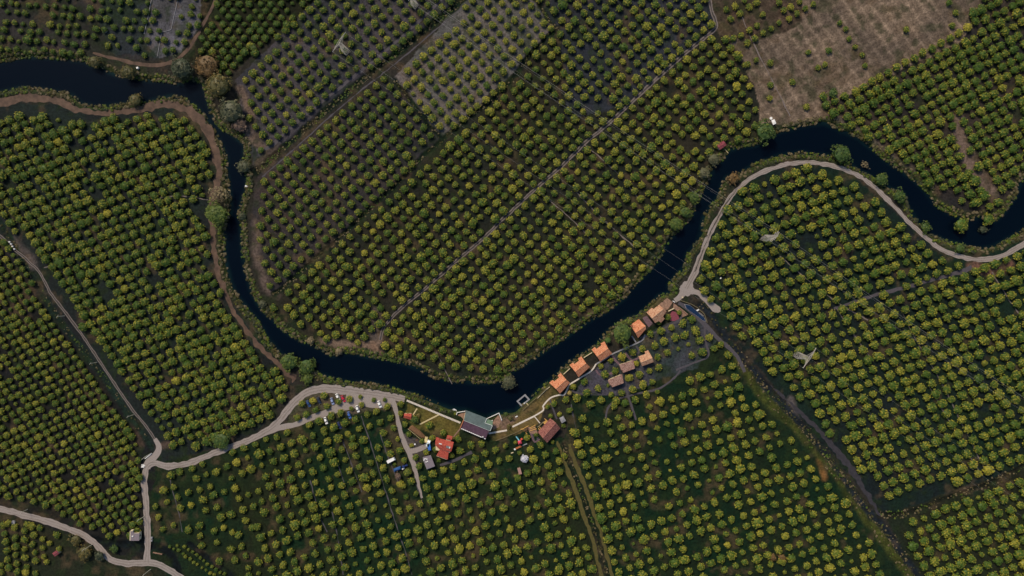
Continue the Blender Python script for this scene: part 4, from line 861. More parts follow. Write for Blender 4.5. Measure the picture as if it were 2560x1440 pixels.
# palms
def palm(label, x, y, r, leaf, seed):
    R_ = r * M; p = P(x, y, 3.5); p.z = 0; e = empty('palm_tree', p, label, 'palm')
    MB().tube((0, 0, 0), (0, 0, 3.4), 0.2, 0.14, 8).build('trunk', bark).parent = e
    rr = random.Random(seed)
    for k in range(13):
        a = 2 * math.pi * k / 13 + rr.uniform(-.15, .15); mb = MB(); pv = None; vs = []; L = R_ * rr.uniform(0.85, 1.1)
        for s in range(6):
            t = s / 5; q = Vector((math.cos(a) * L * t, math.sin(a) * L * t, 3.4 + 0.9 * t - 1.9 * t * t)); wd = 0.28 * math.sin(math.pi * min(1, t * 0.9 + 0.08)) + 0.02
            sdv = Vector((-math.sin(a), math.cos(a), 0)) * wd; vs += [q + sdv, q, q - sdv - Vector((0, 0, 0.05))]
        fs = []
        for s in range(5): fs += [(3 * s, 3 * s + 3, 3 * s + 4, 3 * s + 1), (3 * s + 1, 3 * s + 4, 3 * s + 5, 3 * s + 2)]
        mb.add(vs, fs); o = mb.build('frond', leaf); o.parent = e
palm('green palm in front of the big tree by the orange cottage', 1521, 851, 9, mat('palm_frond', lin((70, 96, 40)), var=0.2), 3)
palm('dry yellowish palm beside the path below the first cottage', 1424.5, 983, 7, mat('dry_frond', lin((150, 130, 70)), var=0.2), 4)

# ------------------------------------------------------------ undergrowth on the banks and along the ditches
def bush_mesh(seed, leaf): return crown_mesh('bush', 900 + seed, 14, 9, 0.17, 0.32, zc=0.3, flat=0.5, tmax=1.8, material=leaf, core=True)
hid = []
proto_root = empty('bank_bush', P(1000, 977), 'low green bush at the river edge behind the car park road', 'bush')
BUSH = []
for i, lf in enumerate((green_leaf, green_leaf, citrus_leaf, citrus_leaf, grey_leaf, gold_leaf, straw_leaf)):
    q = P(640 + i * 9, 812 + i * 13); e = proto_root if i == 0 else empty('bank_bush', q, ['', 'small leafy bush on the left river bank, second of a short row', 'small olive bush on the left river bank, third of a short row', 'small olive bush, fourth of a row on the left river bank', 'small grey green bush, fifth of a row on the left river bank', 'small golden bush, sixth of a row on the left river bank', 'small straw coloured bush at the end of a row on the left bank'][i], 'bush')
    e.scale = (1.4,) * 3; e.location.z = ground_z(640 + i * 9, 812 + i * 13) if i else ground_z(1000, 977)
    o = link('foliage', bush_mesh(i, lf), e); o['tint'] = 0.0; BUSH.append(o)
bp_ = []
NOBUSH = [[(1005, 985), (1145, 1035), (1145, 1070), (1240, 1110), (1275, 1080), (1350, 1060), (1420, 1000), (1520, 905), (1600, 860), (1690, 790), (1700, 740), (1650, 745), (1560, 830), (1440, 905), (1370, 960), (1300, 1015), (1240, 1028), (1160, 1015), (1120, 1010)]]
def strip(pts, side, n, d0, d1, s0, s1, kinds, tint, prob=None):
    p = smooth_line(pts, 4); tg = np.gradient(p, axis=0); nm = np.stack([-tg[:, 1], tg[:, 0]], 1); nm /= np.linalg.norm(nm, axis=1)[:, None] + 1e-9
    for _ in range(n):
        j = rnd.randrange(len(p)); d = rnd.uniform(d0, d1) * side
        x, y = p[j][0] + nm[j][0] * d, p[j][1] + nm[j][1] * d
        if not (-80 < x < 2640 and -60 < y < 1500): continue
        nn = fbm(np.array([x]), np.array([y]), 45, 77, 2)[0]
        if rnd.random() > 0.35 + 1.2 * (nn - 0.2): continue
        if any(inpoly(np.array([x]), np.array([y]), z)[0] for z in NOBUSH) and rnd.random() < 0.93: continue
        if any(np.min(np.hypot(q[:, 0] - x, q[:, 1] - y)) < w_ - 3 for q, w_ in SEG_ROADS): continue
        pos = P(x, y); k = kinds[min(len(kinds) - 1, int(abs(nn * 1.6 - 0.3 + rnd.gauss(0, 0.18)) * len(kinds)))]
        bp_.append((pos.x, pos.y, max(-1.0, ground_z(x, y)), rnd.uniform(s0, s1), rnd.uniform(0, 6.28), tint + rnd.gauss(0, 0.12), k))
SEG_ROADS = [s for s in SEG]
strip(NB, -1, 6500, -4, 15, 0.3, 1.05, [0, 1, 0, 4, 1, 2, 3, 0, 5], -0.24)
strip(SB, 1, 6000, -4, 12, 0.3, 1.05, [0, 1, 0, 1, 2, 3, 4, 2], -0.2)
scatter('riverbank_undergrowth', bp_, BUSH, 'mixed low bushes and reeds lining both banks of the dark river')
bp_ = []
SEG_ROADS = []
for D, n, wd in ((DITCHA, 330, 8), (DITCHC, 260, 6), (DITCHB, 60, 4), (DITCHD, 40, 4), (DITCH3, 160, 8), (CANAL, 260, 12), (DITCHE, 130, 10), (DITCH8, 100, 5), (CANALGRASS, 160, 14)):
    strip(D, 1, int(n * 1.6), -wd, wd, 0.25, 0.7, [1, 0, 1, 0, 4], -0.3)
scatter('ditch_weeds', bp_, BUSH, 'low weeds growing along the field ditches and the canal')

# ------------------------------------------------------------ houses
def xy(px, py, z): p = P(px, py, z); return Vector((p.x, p.y))
def roof_slope(pts, r1, r2, zr, pitch, material, parent, name='roof', thick=0.16):
    """pts: roof polygon in photo px (as seen); heights fall away from the ridge line"""
    a, b = xy(*r1, zr), xy(*r2, zr); d = (b - a).normalized(); n = Vector((-d.y, d.x))
    top = []; uvs = []
    for q in pts:
        z = zr
        for _ in range(3):
            w_ = xy(*q, z); dist = abs((w_ - a).dot(n)); z = zr - pitch * dist
        top.append((w_.x, w_.y, z)); uvs.append(((w_ - a).dot(d), dist))
    mb = MB().slab(top, thick)
    me = mb.mesh(name, material)
    uvl = me.uv_layers.new(name='UVMap'); 
    for L in me.loops:
        v = me.vertices[L.vertex_index].co; q = Vector((v.x, v.y)) - a
        uvl.data[L.index].uv = (q.dot(d), abs(q.dot(n)) * 1.1)
    if parent: me.transform(Matrix.LocRotScale(parent.location, parent.rotation_euler, parent.scale).inverted())
    link(name, me, parent); return top
def inset(pts, k, c=None):
    c = c or sum((Vector(p) for p in pts), Vector((0, 0))) / len(pts)
    return [c + (Vector(p) - c) * k for p in pts]
def opening(e, a, b, t, wdt, z0, z1, name, material, out=0.04, frame=None):
    """door or window on the wall from a to b at fraction t"""
    a, b = Vector(a), Vector(b); d = (b - a).normalized(); c = a + (b - a) * t
    rz = math.atan2(d.y, d.x)
    o = MB().box((c.x, c.y, (z0 + z1) / 2), (wdt, 0.09, z1 - z0), rz).build(name, material, e)
    if frame:
        mb = MB()
        for s in (-1, 1): mb.box((c.x + d.x * s * (wdt / 2 + .04), c.y + d.y * s * (wdt / 2 + .04), (z0 + z1) / 2), (.08, .13, z1 - z0 + .16), rz)
        mb.box((c.x, c.y, z1 + .04), (wdt, .13, .08), rz)
        f = mb.build('frame', frame, e); f.parent = o
    return o
def gable_house(name, label, cat, W, N, S, E, r1, r2, zr, matA, matB, nw=None, se=None, group=None, wall=creamwall, k=0.86, pitch=0.5, glabel=None):
    """W,N: eave corners of the upper (north) slope, S,E those of the lower slope, r1 (W/S end) - r2 (N/E end) the ridge"""
    cx = (W[0] + N[0] + S[0] + E[0]) / 4; cy = (W[1] + N[1] + S[1] + E[1]) / 4
    e = empty(name, P(cx, cy), label, cat, group)
    ta = roof_slope([W] + (nw or []) + [N, r2, r1], r1, r2, zr, pitch, matA, e)
    tb = roof_slope([S, r1, r2, E] + (se or []), r1, r2, zr - 0.003, pitch, matB, e)
    cw = [Vector((ta[0][0], ta[0][1])), Vector((ta[len(nw or []) + 1][0], ta[len(nw or []) + 1][1])), Vector((tb[3][0], tb[3][1])), Vector((tb[0][0], tb[0][1]))]
    zs = [ta[0][2], ta[len(nw or []) + 1][2], tb[3][2], tb[0][2]]
    ra, rb = xy(*r1, zr), xy(*r2, zr)
    c = (cw[0] + cw[1] + cw[2] + cw[3]) / 4
    if nw:      # the porch part of the roof stands on posts, the wall stays back
        nd = (cw[3] - cw[0]); cw_w = [cw[0] + nd * 0.2, cw[1] + (cw[2] - cw[1]) * 0.2, cw[2], cw[3]]
    else: cw_w = cw
    base = inset(cw_w, k, c); 
    dr = (rb - ra).normalized(); nn = Vector((-dr.y, dr.x))
    def zt(p): return zr - pitch * abs((p - ra).dot(nn)) - 0.2
    rai = c + (ra - c) * k; rbi = c + (rb - c) * k
    zmin = min(zt(p) for p in base)
    loop = [base[0], base[1], rbi, base[2], base[3], rai]
    zl = [zt(base[0]), zt(base[1]), zr - .2, zt(base[2]), zt(base[3]), zr - .2]
    vs = [(p.x, p.y, 0) for p in loop] + [(p.x, p.y, z) for p, z in zip(loop, zl)]
    fs = [(i, (i + 1) % 6, 6 + (i + 1) % 6, 6 + i) for i in range(6)]
    MB().add(vs, fs).build('wall', wall, e)
    rc = MB(); rc.tube((ra.x, ra.y, zr + .02), (rb.x, rb.y, zr + .02), 0.13, n=6); rc.build('ridge_cap', matA if matA == matB else matB, e).data
    opening(e, base[2], base[3], 0.4, 0.95, 0, 2.0, 'door', doorwood, frame=palewood)
    opening(e, base[2], base[3], 0.75, 1.0, 0.9, 1.9, 'window', glassm, frame=palewood)
    opening(e, base[0], base[1], 0.5, 1.4, 0.7, 1.9, 'window', glassm, frame=palewood)
    opening(e, base[1], base[2], 0.45, 1.0, 0.9, 1.9, 'window', glassm, frame=palewood)
    if nw:
        for q in (ta[0], ta[len(nw) + 1]):
            p = Vector((q[0], q[1])); p = p + (c - p) * 0.06
            MB().box((p.x, p.y, (q[2] - .2) / 2), (.22, .22, q[2] - .2)).build('porch_post', palewood, e)
    return e
RV = 'orange roofed cottages in a row along the river'
gable_house('cottage', 'orange tiled cottage with notched river roof, lowest of the riverside row', 'cottage', (1373.2, 957.2), (1401.5, 932.4), (1400, 984.3), (1425, 957), (1389.6, 972.3), (1415.6, 949), 5.2, tile_bright, tile_bright,
            nw=[(1381.5, 950), (1386, 953.2), (1398, 943.2), (1394, 939.0)], group=RV)
gable_house('cottage', 'orange tiled cottage with notched roof, second of the riverside row from below', 'cottage', (1423.7, 912.6), (1453.3, 890.5), (1446.4, 943.2), (1474.6, 917.6), (1438, 929.4), (1465.2, 908), 5.2, tile_bright, tile_bright,
            nw=[(1432.3, 906.5), (1436.5, 910), (1447.8, 901.2), (1445, 896.8)], group=RV)
gable_house('cottage', 'orange tiled cottage with notched roof, third of the riverside row, left of the big tree', 'cottage', (1479.2, 874.4), (1510.8, 853.6), (1500.8, 904.2), (1530.8, 883.8), (1492.6, 891.2), (1520.2, 871.2), 5.2, tile_bright, tile_bright,
            nw=[(1486.3, 867.5), (1491.8, 872), (1503.8, 862.6), (1501, 858.8)], group=RV)
gable_house('cottage', 'orange tiled cottage touching the right side of the big bright green tree', 'cottage', (1575.4, 813), (1597, 797.6), (1595.2, 845.2), (1614.5, 823), (1588.6, 832), (1614, 815), 5.2, tile_bright, tile_bright,
            se=[], group=RV)
gable_house('house', 'large house with weathered brown and grey tile roof beside the pink terrace', 'house', (1616.4, 781), (1648.6, 762), (1637.6, 807.6), (1666.2, 777.8), (1630, 796), (1658.7, 772.4), 6.0, tile_mix, tile_mix,
            nw=[(1629.3, 769.5), (1634, 772.3)], se=[(1657.5, 792), (1662.3, 796), (1652.5, 807), (1647, 802.5)])
gable_house('cottage', 'back cottage with half pale orange half grey tile roof, uppermost of three', 'cottage', (1596.2, 891), (1620.6, 875.6), (1605, 915.8), (1634, 905), (1602, 906.4), (1631, 894.8), 5.0, tile_mix, tile_mix, nw=[(1609, 886.5), (1613.5, 884.5), (1611.5, 878.5)])
def mono_house(label, a, b, c_, d, zr, material, name='cottage', cat='cottage', wall=creamwall, pitch=0.18, notch=None, k=0.86):
    e = empty(name, P((a[0] + b[0] + c_[0] + d[0]) / 4, (a[1] + b[1] + c_[1] + d[1]) / 4), label, cat)
    top = roof_slope([a, b, c_, d] + (notch or []), a, b, zr, pitch, material, e)
    cw = [Vector((q[0], q[1])) for q in top[:4]]; base = inset(cw, k)
    zl = [top[i][2] - .18 for i in range(4)]
    vs = [(p.x, p.y, 0) for p in base] + [(p.x, p.y, z) for p, z in zip(base, zl)]
    MB().add(vs, [(i, (i + 1) % 4, 4 + (i + 1) % 4, 4 + i) for i in range(4)]).build('wall', wall, e)
    opening(e, base[2], base[3], 0.4, 0.9, 0, 1.95, 'door', doorwood, frame=palewood)
    opening(e, base[0], base[1], 0.5, 1.1, 0.9, 1.8, 'window', glassm, frame=palewood)
    opening(e, base[1], base[2], 0.5, 0.9, 0.9, 1.8, 'window', glassm, frame=palewood)
    return e
mono_house('back cottage with mottled brown tile roof, middle one of the three behind the white path', (1548, 912), (1583.2, 900.5), (1587.6, 921.2), (1557.6, 932.2), 4.4, tile_pale, notch=[(1555.5, 926.5), (1552.2, 924.4)])
mono_house('back cottage with mottled brown tile roof, lowest of the three behind the white path', (1519.6, 950.8), (1555, 935.4), (1559.6, 957.6), (1530.6, 968.2), 4.4, tile_pale, notch=[(1527, 962.5), (1523.5, 961.2)])

# restaurant
e = empty('restaurant', P(1193, 1062), 'long riverside building with green sheet roof above a plum coloured lower roof', 'restaurant')
zr = 5.4
def poly_roof(pts, material, parent, name, thick=0.14, wobble=None):
    top = [tuple(P(q[0], q[1], q[2])) for q in pts]
    me = MB().slab(top, thick).mesh(name, material); me.transform(Matrix.Translation(-parent.location)); return link(name, me, parent)
poly_roof([(1165, 1025.4, 4.2), (1216.5, 1045.2, 4.2), (1212.2, 1058, 4.8), (1231, 1064.2, 4.8), (1225.4, 1077.4, 5.5), (1159.4, 1051, 5.5)], greensheet, e, 'upper_roof')
poly_roof([(1217.6, 1047.4, 4.5), (1232.4, 1052.4, 4.5), (1231, 1063.6, 5.0), (1213, 1057.6, 5.0)], mosssheet, e, 'annex_roof')
poly_roof([(1159.9, 1052, 5.1), (1222.6, 1077.2, 5.1), (1214, 1096.6, 3.6), (1151.9, 1069.6, 3.6)], plumsheet, e, 'lower_roof')
ws = [xy(1163.5, 1030, 0), xy(1214, 1049, 0), xy(1229, 1056, 0), xy(1223, 1077, 0), xy(1212, 1092, 0), xy(1155, 1068, 0)]
MB().prism([(p.x, p.y) for p in ws], 0, 3.4).build('wall', creamwall, e)
for a, b, z, w_ in (((1217, 1046.4), (1212.6, 1057.6), 5.12, .35), ((1212.6, 1057.8), (1231, 1064), 5.12, .35), ((1231, 1064), (1225.6, 1077), 5.6, .3), ((1159.6, 1051.2), (1225.2, 1077.4), 5.56, .16)):
    p, q = P(*a, z), P(*b, z); MB().tube(p, q, w_ / 2, n=6).build('gutter', gutter, e)
n = 13                                             # white fascia blocks along the lower eave
for i in range(n):
    if i == 11: continue
    t0, t1 = i / n + 0.006, (i + 1) / n - 0.006
    A_, B2 = (1151.8, 1070.6), (1214.2, 1097.4)
    p = P(A_[0] + (B2[0] - A_[0]) * (t0 + t1) / 2, A_[1] + (B2[1] - A_[1]) * (t0 + t1) / 2, 3.55)
    dd = P(*B2, 3.5) - P(*A_, 3.5); MB().box(p, (dd.length * (t1 - t0), 0.45, 0.3), math.atan2(dd.y, dd.x)).build('fascia_block', whitepaint, e)
p = P(1207.3, 1092.2, 4.3); MB().box(p, (0.6, 0.6, 0.9), 0.4).build('chimney', whitepaint, e)
p, q = P(1159.2, 1050, 5.3), P(1150.8, 1070, 3.9); MB().tube(p, q, 0.35, n=6).build('verge_tiles', mat('verge_clay', lin((190, 118, 84)), var=0.3, scale=3), e)
opening(e, (ws[0].x, ws[0].y), (ws[1].x, ws[1].y), 0.3, 1.6, 0.6, 2.2, 'window', glassm, frame=whitepaint); opening(e, (ws[0].x, ws[0].y), (ws[1].x, ws[1].y), 0.7, 1.6, 0.6, 2.2, 'window', glassm, frame=whitepaint)
opening(e, (ws[4].x, ws[4].y), (ws[5].x, ws[5].y), 0.5, 1.2, 0, 2.1, 'door', doorwood, frame=whitepaint)
def railing(label, pts, h=1.0, material=whitepaint, name='railing', cat='railing', posts=1.6, w_=0.09, rails=2, z0=0.0):
    e = empty(name, P(*pts[0]), label, cat)
    mb = MB(); W = [P(*q) for q in pts]
    for a, b in zip(W[:-1], W[1:]):
        L = (b - a).length; k = max(1, int(L / posts))
        for i in range(k + (1 if b == W[-1] else 0)):
            q = a + (b - a) * (i / k); MB().box((q.x, q.y, z0 + h / 2), (w_ * 1.2, w_ * 1.2, h)).build('post', material, e)
        rz = math.atan2((b - a).y, (b - a).x); c = (a + b) / 2
        for r_ in range(rails):
            MB().box((c.x, c.y, z0 + h * (1 - 0.45 * r_)), (L, w_ * (2.2 if r_ == 0 else 1), w_), rz).build('rail', material, e)
    return e
railing('white terrace railing right of the riverside restaurant, over the water', [(1216.5, 1046), (1247.5, 1031.8), (1254.5, 1050)], w_=0.16)
railing('white terrace railing left of the riverside restaurant roof', [(1163.5, 1027), (1143.2, 1030.4), (1141.4, 1036)], w_=0.16)

# farmhouse
e = empty('farmhouse', P(1108, 1110), 'red roofed farmhouse with several roof planes beside the farmyard', 'farmhouse')
def R2(pts, r1, r2, zr, pitch, m, nm='roof'): return roof_slope(pts, r1, r2, zr, pitch, m, e, nm)
R2([(1097.5, 1095.8), (1134.2, 1105), (1131, 1120), (1095.8, 1110)], (1095.8, 1110), (1131, 1120), 6.0, 0.35, tile_red)
R2([(1095.8, 1110.3), (1131, 1120.3), (1127.6, 1129.4), (1099, 1123.5), (1088, 1112.6)], (1095.8, 1110.3), (1131, 1120.3), 5.98, 0.35, tile_red, 'rear_roof')
R2([(1090, 1092.5), (1098.3, 1095), (1095.6, 1110), (1087.6, 1111.6)], (1098.3, 1095), (1095.6, 1110), 5.3, 0.25, tile_red, 'wing_roof')
R2([(1099.2, 1124.2), (1121.7, 1130), (1119.2, 1149.2), (1090.9, 1139.2)], (1099.2, 1124.2), (1121.7, 1130), 4.5, 0.16, tile_red, 'lower_roof')
R2([(1118.5, 1087.6), (1131.6, 1090.8), (1130.2, 1097), (1116.8, 1093.8)], (1116.8, 1093.8), (1130.2, 1097), 4.6, 0.3, tile_red, 'porch_roof')
R2([(1116.7, 1094.1), (1130.1, 1097.3), (1129.6, 1101), (1114.2, 1097.4)], (1116.8, 1093.8), (1130.2, 1097), 4.58, 0.3, tile_red, 'porch_rear_roof')
MB().prism([tuple(xy(*q, 0)) for q in ((1098, 1099), (1131, 1106), (1125.5, 1128), (1091, 1121), (1091, 1097))], 0, 4.0).build('wall', creamwall, e)
MB().prism([tuple(xy(*q, 0)) for q in ((1099.5, 1125.5), (1120, 1130), (1117.5, 1146), (1093, 1137.5))], 0, 3.2).build('lower_wall', creamwall, e)
MB().prism([tuple(xy(*q, 0)) for q in ((1118.5, 1090), (1129.5, 1092.5), (1127.5, 1100), (1116, 1097.5))], 0, 3.4).build('porch_wall', creamwall, e)
p = P(1119.5, 1117.5, 5.95); MB().box(p, (1.9, 1.3, 0.12), -0.28).build('solar_panel', mat('solar_glass', lin((120, 128, 130)), rough=0.3, var=0.3, scale=1.5), e)
p = P(1124.2, 1119, 6.1); MB().box(p, (0.5, 1.0, 0.45), -0.28).build('water_tank', whitepaint, e)
p = P(1101, 1109.6, 6.06); MB().box(p, (1.7, 0.5, 0.2), -0.25).build('ridge_flashing', whitepaint, e)
a_, b_ = xy(1120, 1130, 0), xy(1117.5, 1146, 0); opening(e, a_, b_, 0.5, 0.9, 0, 2, 'door', doorwood, frame=palewood)
a_, b_ = xy(1131, 1106, 0), xy(1125.5, 1128, 0); opening(e, a_, b_, 0.4, 1.0, 0.9, 2, 'window', glassm, frame=palewood)
# grey flat roofed shed
e = empty('shed', P(1072, 1155), 'grey flat roofed shed with white tubs on its gravel roof', 'shed')
poly_roof([(1056.7, 1143.2, 3.0), (1076.7, 1137.6, 3.0), (1087.5, 1165.8, 3.0), (1067.5, 1172.6, 3.0)], gravelroof, e, 'roof', 0.25)
MB().prism([tuple(xy(*q, 0)) for q in ((1058.5, 1144.5), (1075.5, 1139.5), (1085.5, 1164.5), (1068.5, 1170.5))], 0, 2.74).build('wall', greyconc, e)
a_, b_ = xy(1058.5, 1144.5, 0), xy(1068.5, 1170.5, 0); opening(e, a_, b_, 0.5, 1.2, 0, 2.0, 'door', doorwood, frame=darkwood)
for i, (x, y) in enumerate(((1061, 1147), (1064.5, 1146.5), (1067.5, 1147.5), (1065.5, 1154.5), (1060, 1150), (1069, 1153))):
    p = P(x, y, 3.0); o = MB().tube((p.x, p.y, 3.0), (p.x, p.y, 3.45), 0.3, 0.36, 9).build('white_tub', whitepaint)
    tag(o, ['white tub at the upper left corner of the grey shed roof', 'white tub near the top edge of the grey shed roof, second from left', 'white tub near the top edge of the grey shed roof, third from left', 'white tub in the middle of the grey shed roof, lowest one', 'white tub at the left edge of the grey shed roof', 'white tub right of the middle tub on the grey shed roof'][i], 'tub', 'white tubs on the shed roof')
# small huts
gable_house('hut', 'tiny red roofed hut at the left edge of the lawn below the car park', 'hut', (1009.8, 1034), (1028.6, 1033.8), (1008.2, 1043.6), (1027.8, 1050), (1010, 1039.5), (1028.4, 1041.5), 3.4, tile_red, tile_red, k=0.9)
gable_house('boathouse', 'small red roofed boathouse on the upper right river bank', 'boathouse', (1791.5, 362), (1808.8, 351.5), (1800.4, 374.6), (1816.8, 362.5), (1795.8, 368.6), (1813.2, 357), 3.2, tile_crimson, tile_crimson, k=0.9, pitch=0.25)
e = empty('jetty', P(1817, 375), 'short pale jetty below the small red roofed boathouse', 'jetty')
for a, b, w_ in (((1808, 369.5), (1813, 374), 0.7), ((1812.6, 373.6), (1820.5, 383), 0.35)):
    p, q = P(*a), P(*b); c = (p + q) / 2; d = q - p; MB().box((c.x, c.y, 0.12), (d.length, w_, 0.12), math.atan2(d.y, d.x)).build('plank', palewood, e)
for q in ((1816, 377.5), (1820, 382.5)):
    p = P(*q); MB().box((p.x, p.y, -1.0), (.14, .14, 2.1)).build('pile', darkwood, e)
e = mono_house('pale brown flat shed among the trees below the white blossom tree', (1293.2, 1171.2), (1300.5, 1169), (1305, 1185), (1297.2, 1186.6), 2.6, mat('shed_sheet', lin((176, 138, 128)), var=0.2), name='shed', cat='shed', wall=darkwood, pitch=0.08, k=0.92)
e = empty('pump_house', P(342, 1341), 'small cream flat roofed house beside the lower left gravel road', 'house')
MB().prism([tuple(xy(*q, 0)) for q in ((332.2, 1323), (336.6, 1322.2), (337.4, 1327.6), (354.2, 1327.6), (353.2, 1346.6), (331.5, 1346.4))], 0, 3.2).build('wall', mat('ivory_wall', lin((236, 222, 190)), var=0.06), e)
poly_roof([(326, 1327.3, 3.4), (334, 1327.2, 3.4), (334.4, 1333.3, 3.4), (348.4, 1333.4, 3.4), (347.8, 1351.8, 3.4), (325.8, 1351.8, 3.4)], gravelroof, e, 'roof', 0.2)
p = P(331.2, 1325.6, 4.0); MB().box(p, (1.3, 0.7, 1.3)).build('chimney', creamwall, e)
p = P(331.6, 1340.6, 3.65); MB().box(p, (0.8, 0.5, 0.5)).build('roof_vent', whitepaint, e)
a_, b_ = xy(354.2, 1327.6, 0), xy(353.2, 1346.6, 0); opening(e, a_, b_, 0.45, 1.0, 0.9, 2.1, 'window', glassm, frame=greyconc)
a_, b_ = xy(337.4, 1327.6, 0), xy(354.2, 1327.6, 0); opening(e, a_, b_, 0.5, 0.9, 0, 2.0, 'door', doorwood, frame=greyconc)
# tile roofed pavilion with timber decks
gable_house('pavilion', 'large reddish brown tile roofed pavilion with yellow timber decks beside it', 'pavilion', (1344.2, 1080), (1375.8, 1045.6), (1367.8, 1107), (1400.4, 1071), (1357, 1095.3), (1390, 1057), 5.6, tile_dark, tile_dark, k=0.84, wall=darkwood)
def deck(name, label, cat, pts, z, material, group=None, boards=True, legs=True):
    """pts: four corners in px, boards run along the first edge"""
    W = [P(*q) for q in pts]; c = sum(W, Vector()) / 4; e = empty(name, Vector((c.x, c.y, 0)), label, cat, group)
    u = W[1] - W[0]; v = W[3] - W[0]; k = max(2, min(14, int(v.length / 0.28)))
    for i in range(k):
        m_ = W[0] + u / 2 + v * ((i + .5) / k)
        MB().box((m_.x, m_.y, z), (u.length, v.length / k * 0.88, 0.06), math.atan2(u.y, u.x)).build('board', material, e)
    if legs:
        for s in (0.08, 0.92):
            for t in (0.12, 0.88):
                m_ = W[0] + u * s + v * t; MB().box((m_.x, m_.y, z / 2 - 0.015), (.09, .09, z - 0.03)).build('leg', darkwood, e)
    return e
TB = 'yellow timber benches beside the pavilion'
deck('timber_deck', 'square yellow timber deck against the upper side of the pavilion', 'deck', [(1357, 1055.6), (1365, 1050.2), (1368.6, 1054.4), (1360.8, 1060.6)], 0.4, timber)
def zb(pts): return [(1290 + x / 14.4, 1030 + y / 14.4) for x, y in pts]
deck('bench', 'yellow timber bench leaning at the top corner of the pavilion deck', 'bench', zb([(1025, 215), (1150, 320), (1138, 338), (1015, 240)]), 0.7, timber, TB)
deck('table', 'wide pale timber table between the lawn path and the pavilion', 'table', zb([(775, 540), (940, 375), (965, 405), (800, 545)][:2] + [(970, 410), (830, 510)]), 0.74, palewood)
for lab, q in (('yellow timber bench farthest left by the brown rockery', [(158, 610), (288, 575), (292, 605), (164, 645)]), ('yellow timber bench above the farthest left one', [(288, 560), (445, 480), (455, 500), (300, 580)]),
               ('upper of three yellow benches in a stack left of the pavilion', [(490, 560), (695, 450), (708, 478), (505, 580)]), ('middle of three yellow benches in a stack left of the pavilion', [(512, 590), (690, 530), (698, 560), (520, 612)]),
               ('lowest of three yellow benches in a stack left of the pavilion', [(488, 665), (735, 585), (742, 612), (495, 692)]), ('short yellow bench pointing at the round tree left of the pavilion', [(338, 740), (392, 810), (412, 795), (360, 730)]),
               ('short pale bench under the pavilion eave, lower one', [(790, 585), (845, 660), (868, 645), (815, 572)]), ('short pale bench under the pavilion eave, upper one', [(822, 522), (890, 605), (912, 590), (845, 510)])):
    deck('bench', lab, 'bench', zb(q), 0.45, timber, TB)
def rock_pile(label, x, y, r, material, name='rockery', n=14, seed=1):
    e = empty(name, P(x, y), label, 'rocks'); rr = random.Random(seed)
    for i in range(n):
        a, d = rr.uniform(0, 6.28), r * M * math.sqrt(rr.random()); s = rr.uniform(.25, .6)
        bm = bmesh.new(); bmesh.ops.create_icosphere(bm, subdivisions=1, radius=s)
        for v in bm.verts: v.co *= rr.uniform(.75, 1.2); v.co.z *= .7
        bm.transform(Matrix.Translation((math.cos(a) * d, math.sin(a) * d, s * .4))); me = bpy.data.meshes.new('rock'); bm.to_mesh(me); bm.free(); me.materials.append(material)
        link('rock', me, e)
rock_pile('brown rockery between the yellow timber benches', 1316, 1074, 6, darkwood, seed=2)
rock_pile('white rubble heap beside the left road junction', 357.5, 1164.5, 4, whitepaint, 'rubble_heap', 12, 5)
# canopies
def canopy(label, pts, z, material, name='canopy', h2=0.0):
    W = [P(q[0], q[1], z) for q in pts]; c = sum(W, Vector()) / 4; e = empty(name, Vector((c.x, c.y, 0)), label, 'canopy')
    top = [(p.x, p.y, z) for p in W]; n = len(top); vs = top + [(c.x, c.y, z + h2)] + [(p[0], p[1], z - .12) for p in top]
    MB().add(vs, [(i, (i + 1) % n, n) for i in range(n)] + [((i + 1) % n, i, n + 1 + i, n + 1 + (i + 1) % n) for i in range(n)] + [tuple(range(2 * n, n, -1))]).build('canopy_top', material, e)
    for p in W:
        q = Vector((p.x, p.y, 0)) + (Vector((c.x, c.y, 0)) - Vector((p.x, p.y, 0))) * 0.06; MB().tube((q.x, q.y, 0), (q.x, q.y, z - .1), .05, n=6).build('post', steel, e)
canopy('square white canopy at the right corner of the tile roofed pavilion', [(1398.3, 1045.4), (1408, 1039.7), (1415, 1052), (1404.6, 1058.5)], 2.8, greyconc, h2=0.5)
canopy('small white canopy on the bank beside the large green tree at the upper right', [(1928.2, 301.2), (1936.3, 298), (1940.6, 308.6), (1933, 312.4)], 2.6, whitepaint, h2=0.25)
def round_table(label, x, y, r):
    p = P(x, y); e = empty('round_table', p, label, 'table'); MB().tube((p.x, p.y, .7), (p.x, p.y, .76), r, n=16).build('table_top', whitepaint, e); MB().tube((p.x, p.y, 0), (p.x, p.y, .7), .06, n=6).build('leg', steel, e)
round_table('pale round table beside the small white canopy at the upper right', 1926.5, 296.5, 0.85)
round_table('white round table on the paved right terrace of the restaurant', 1230.2, 1051.2, 0.45)
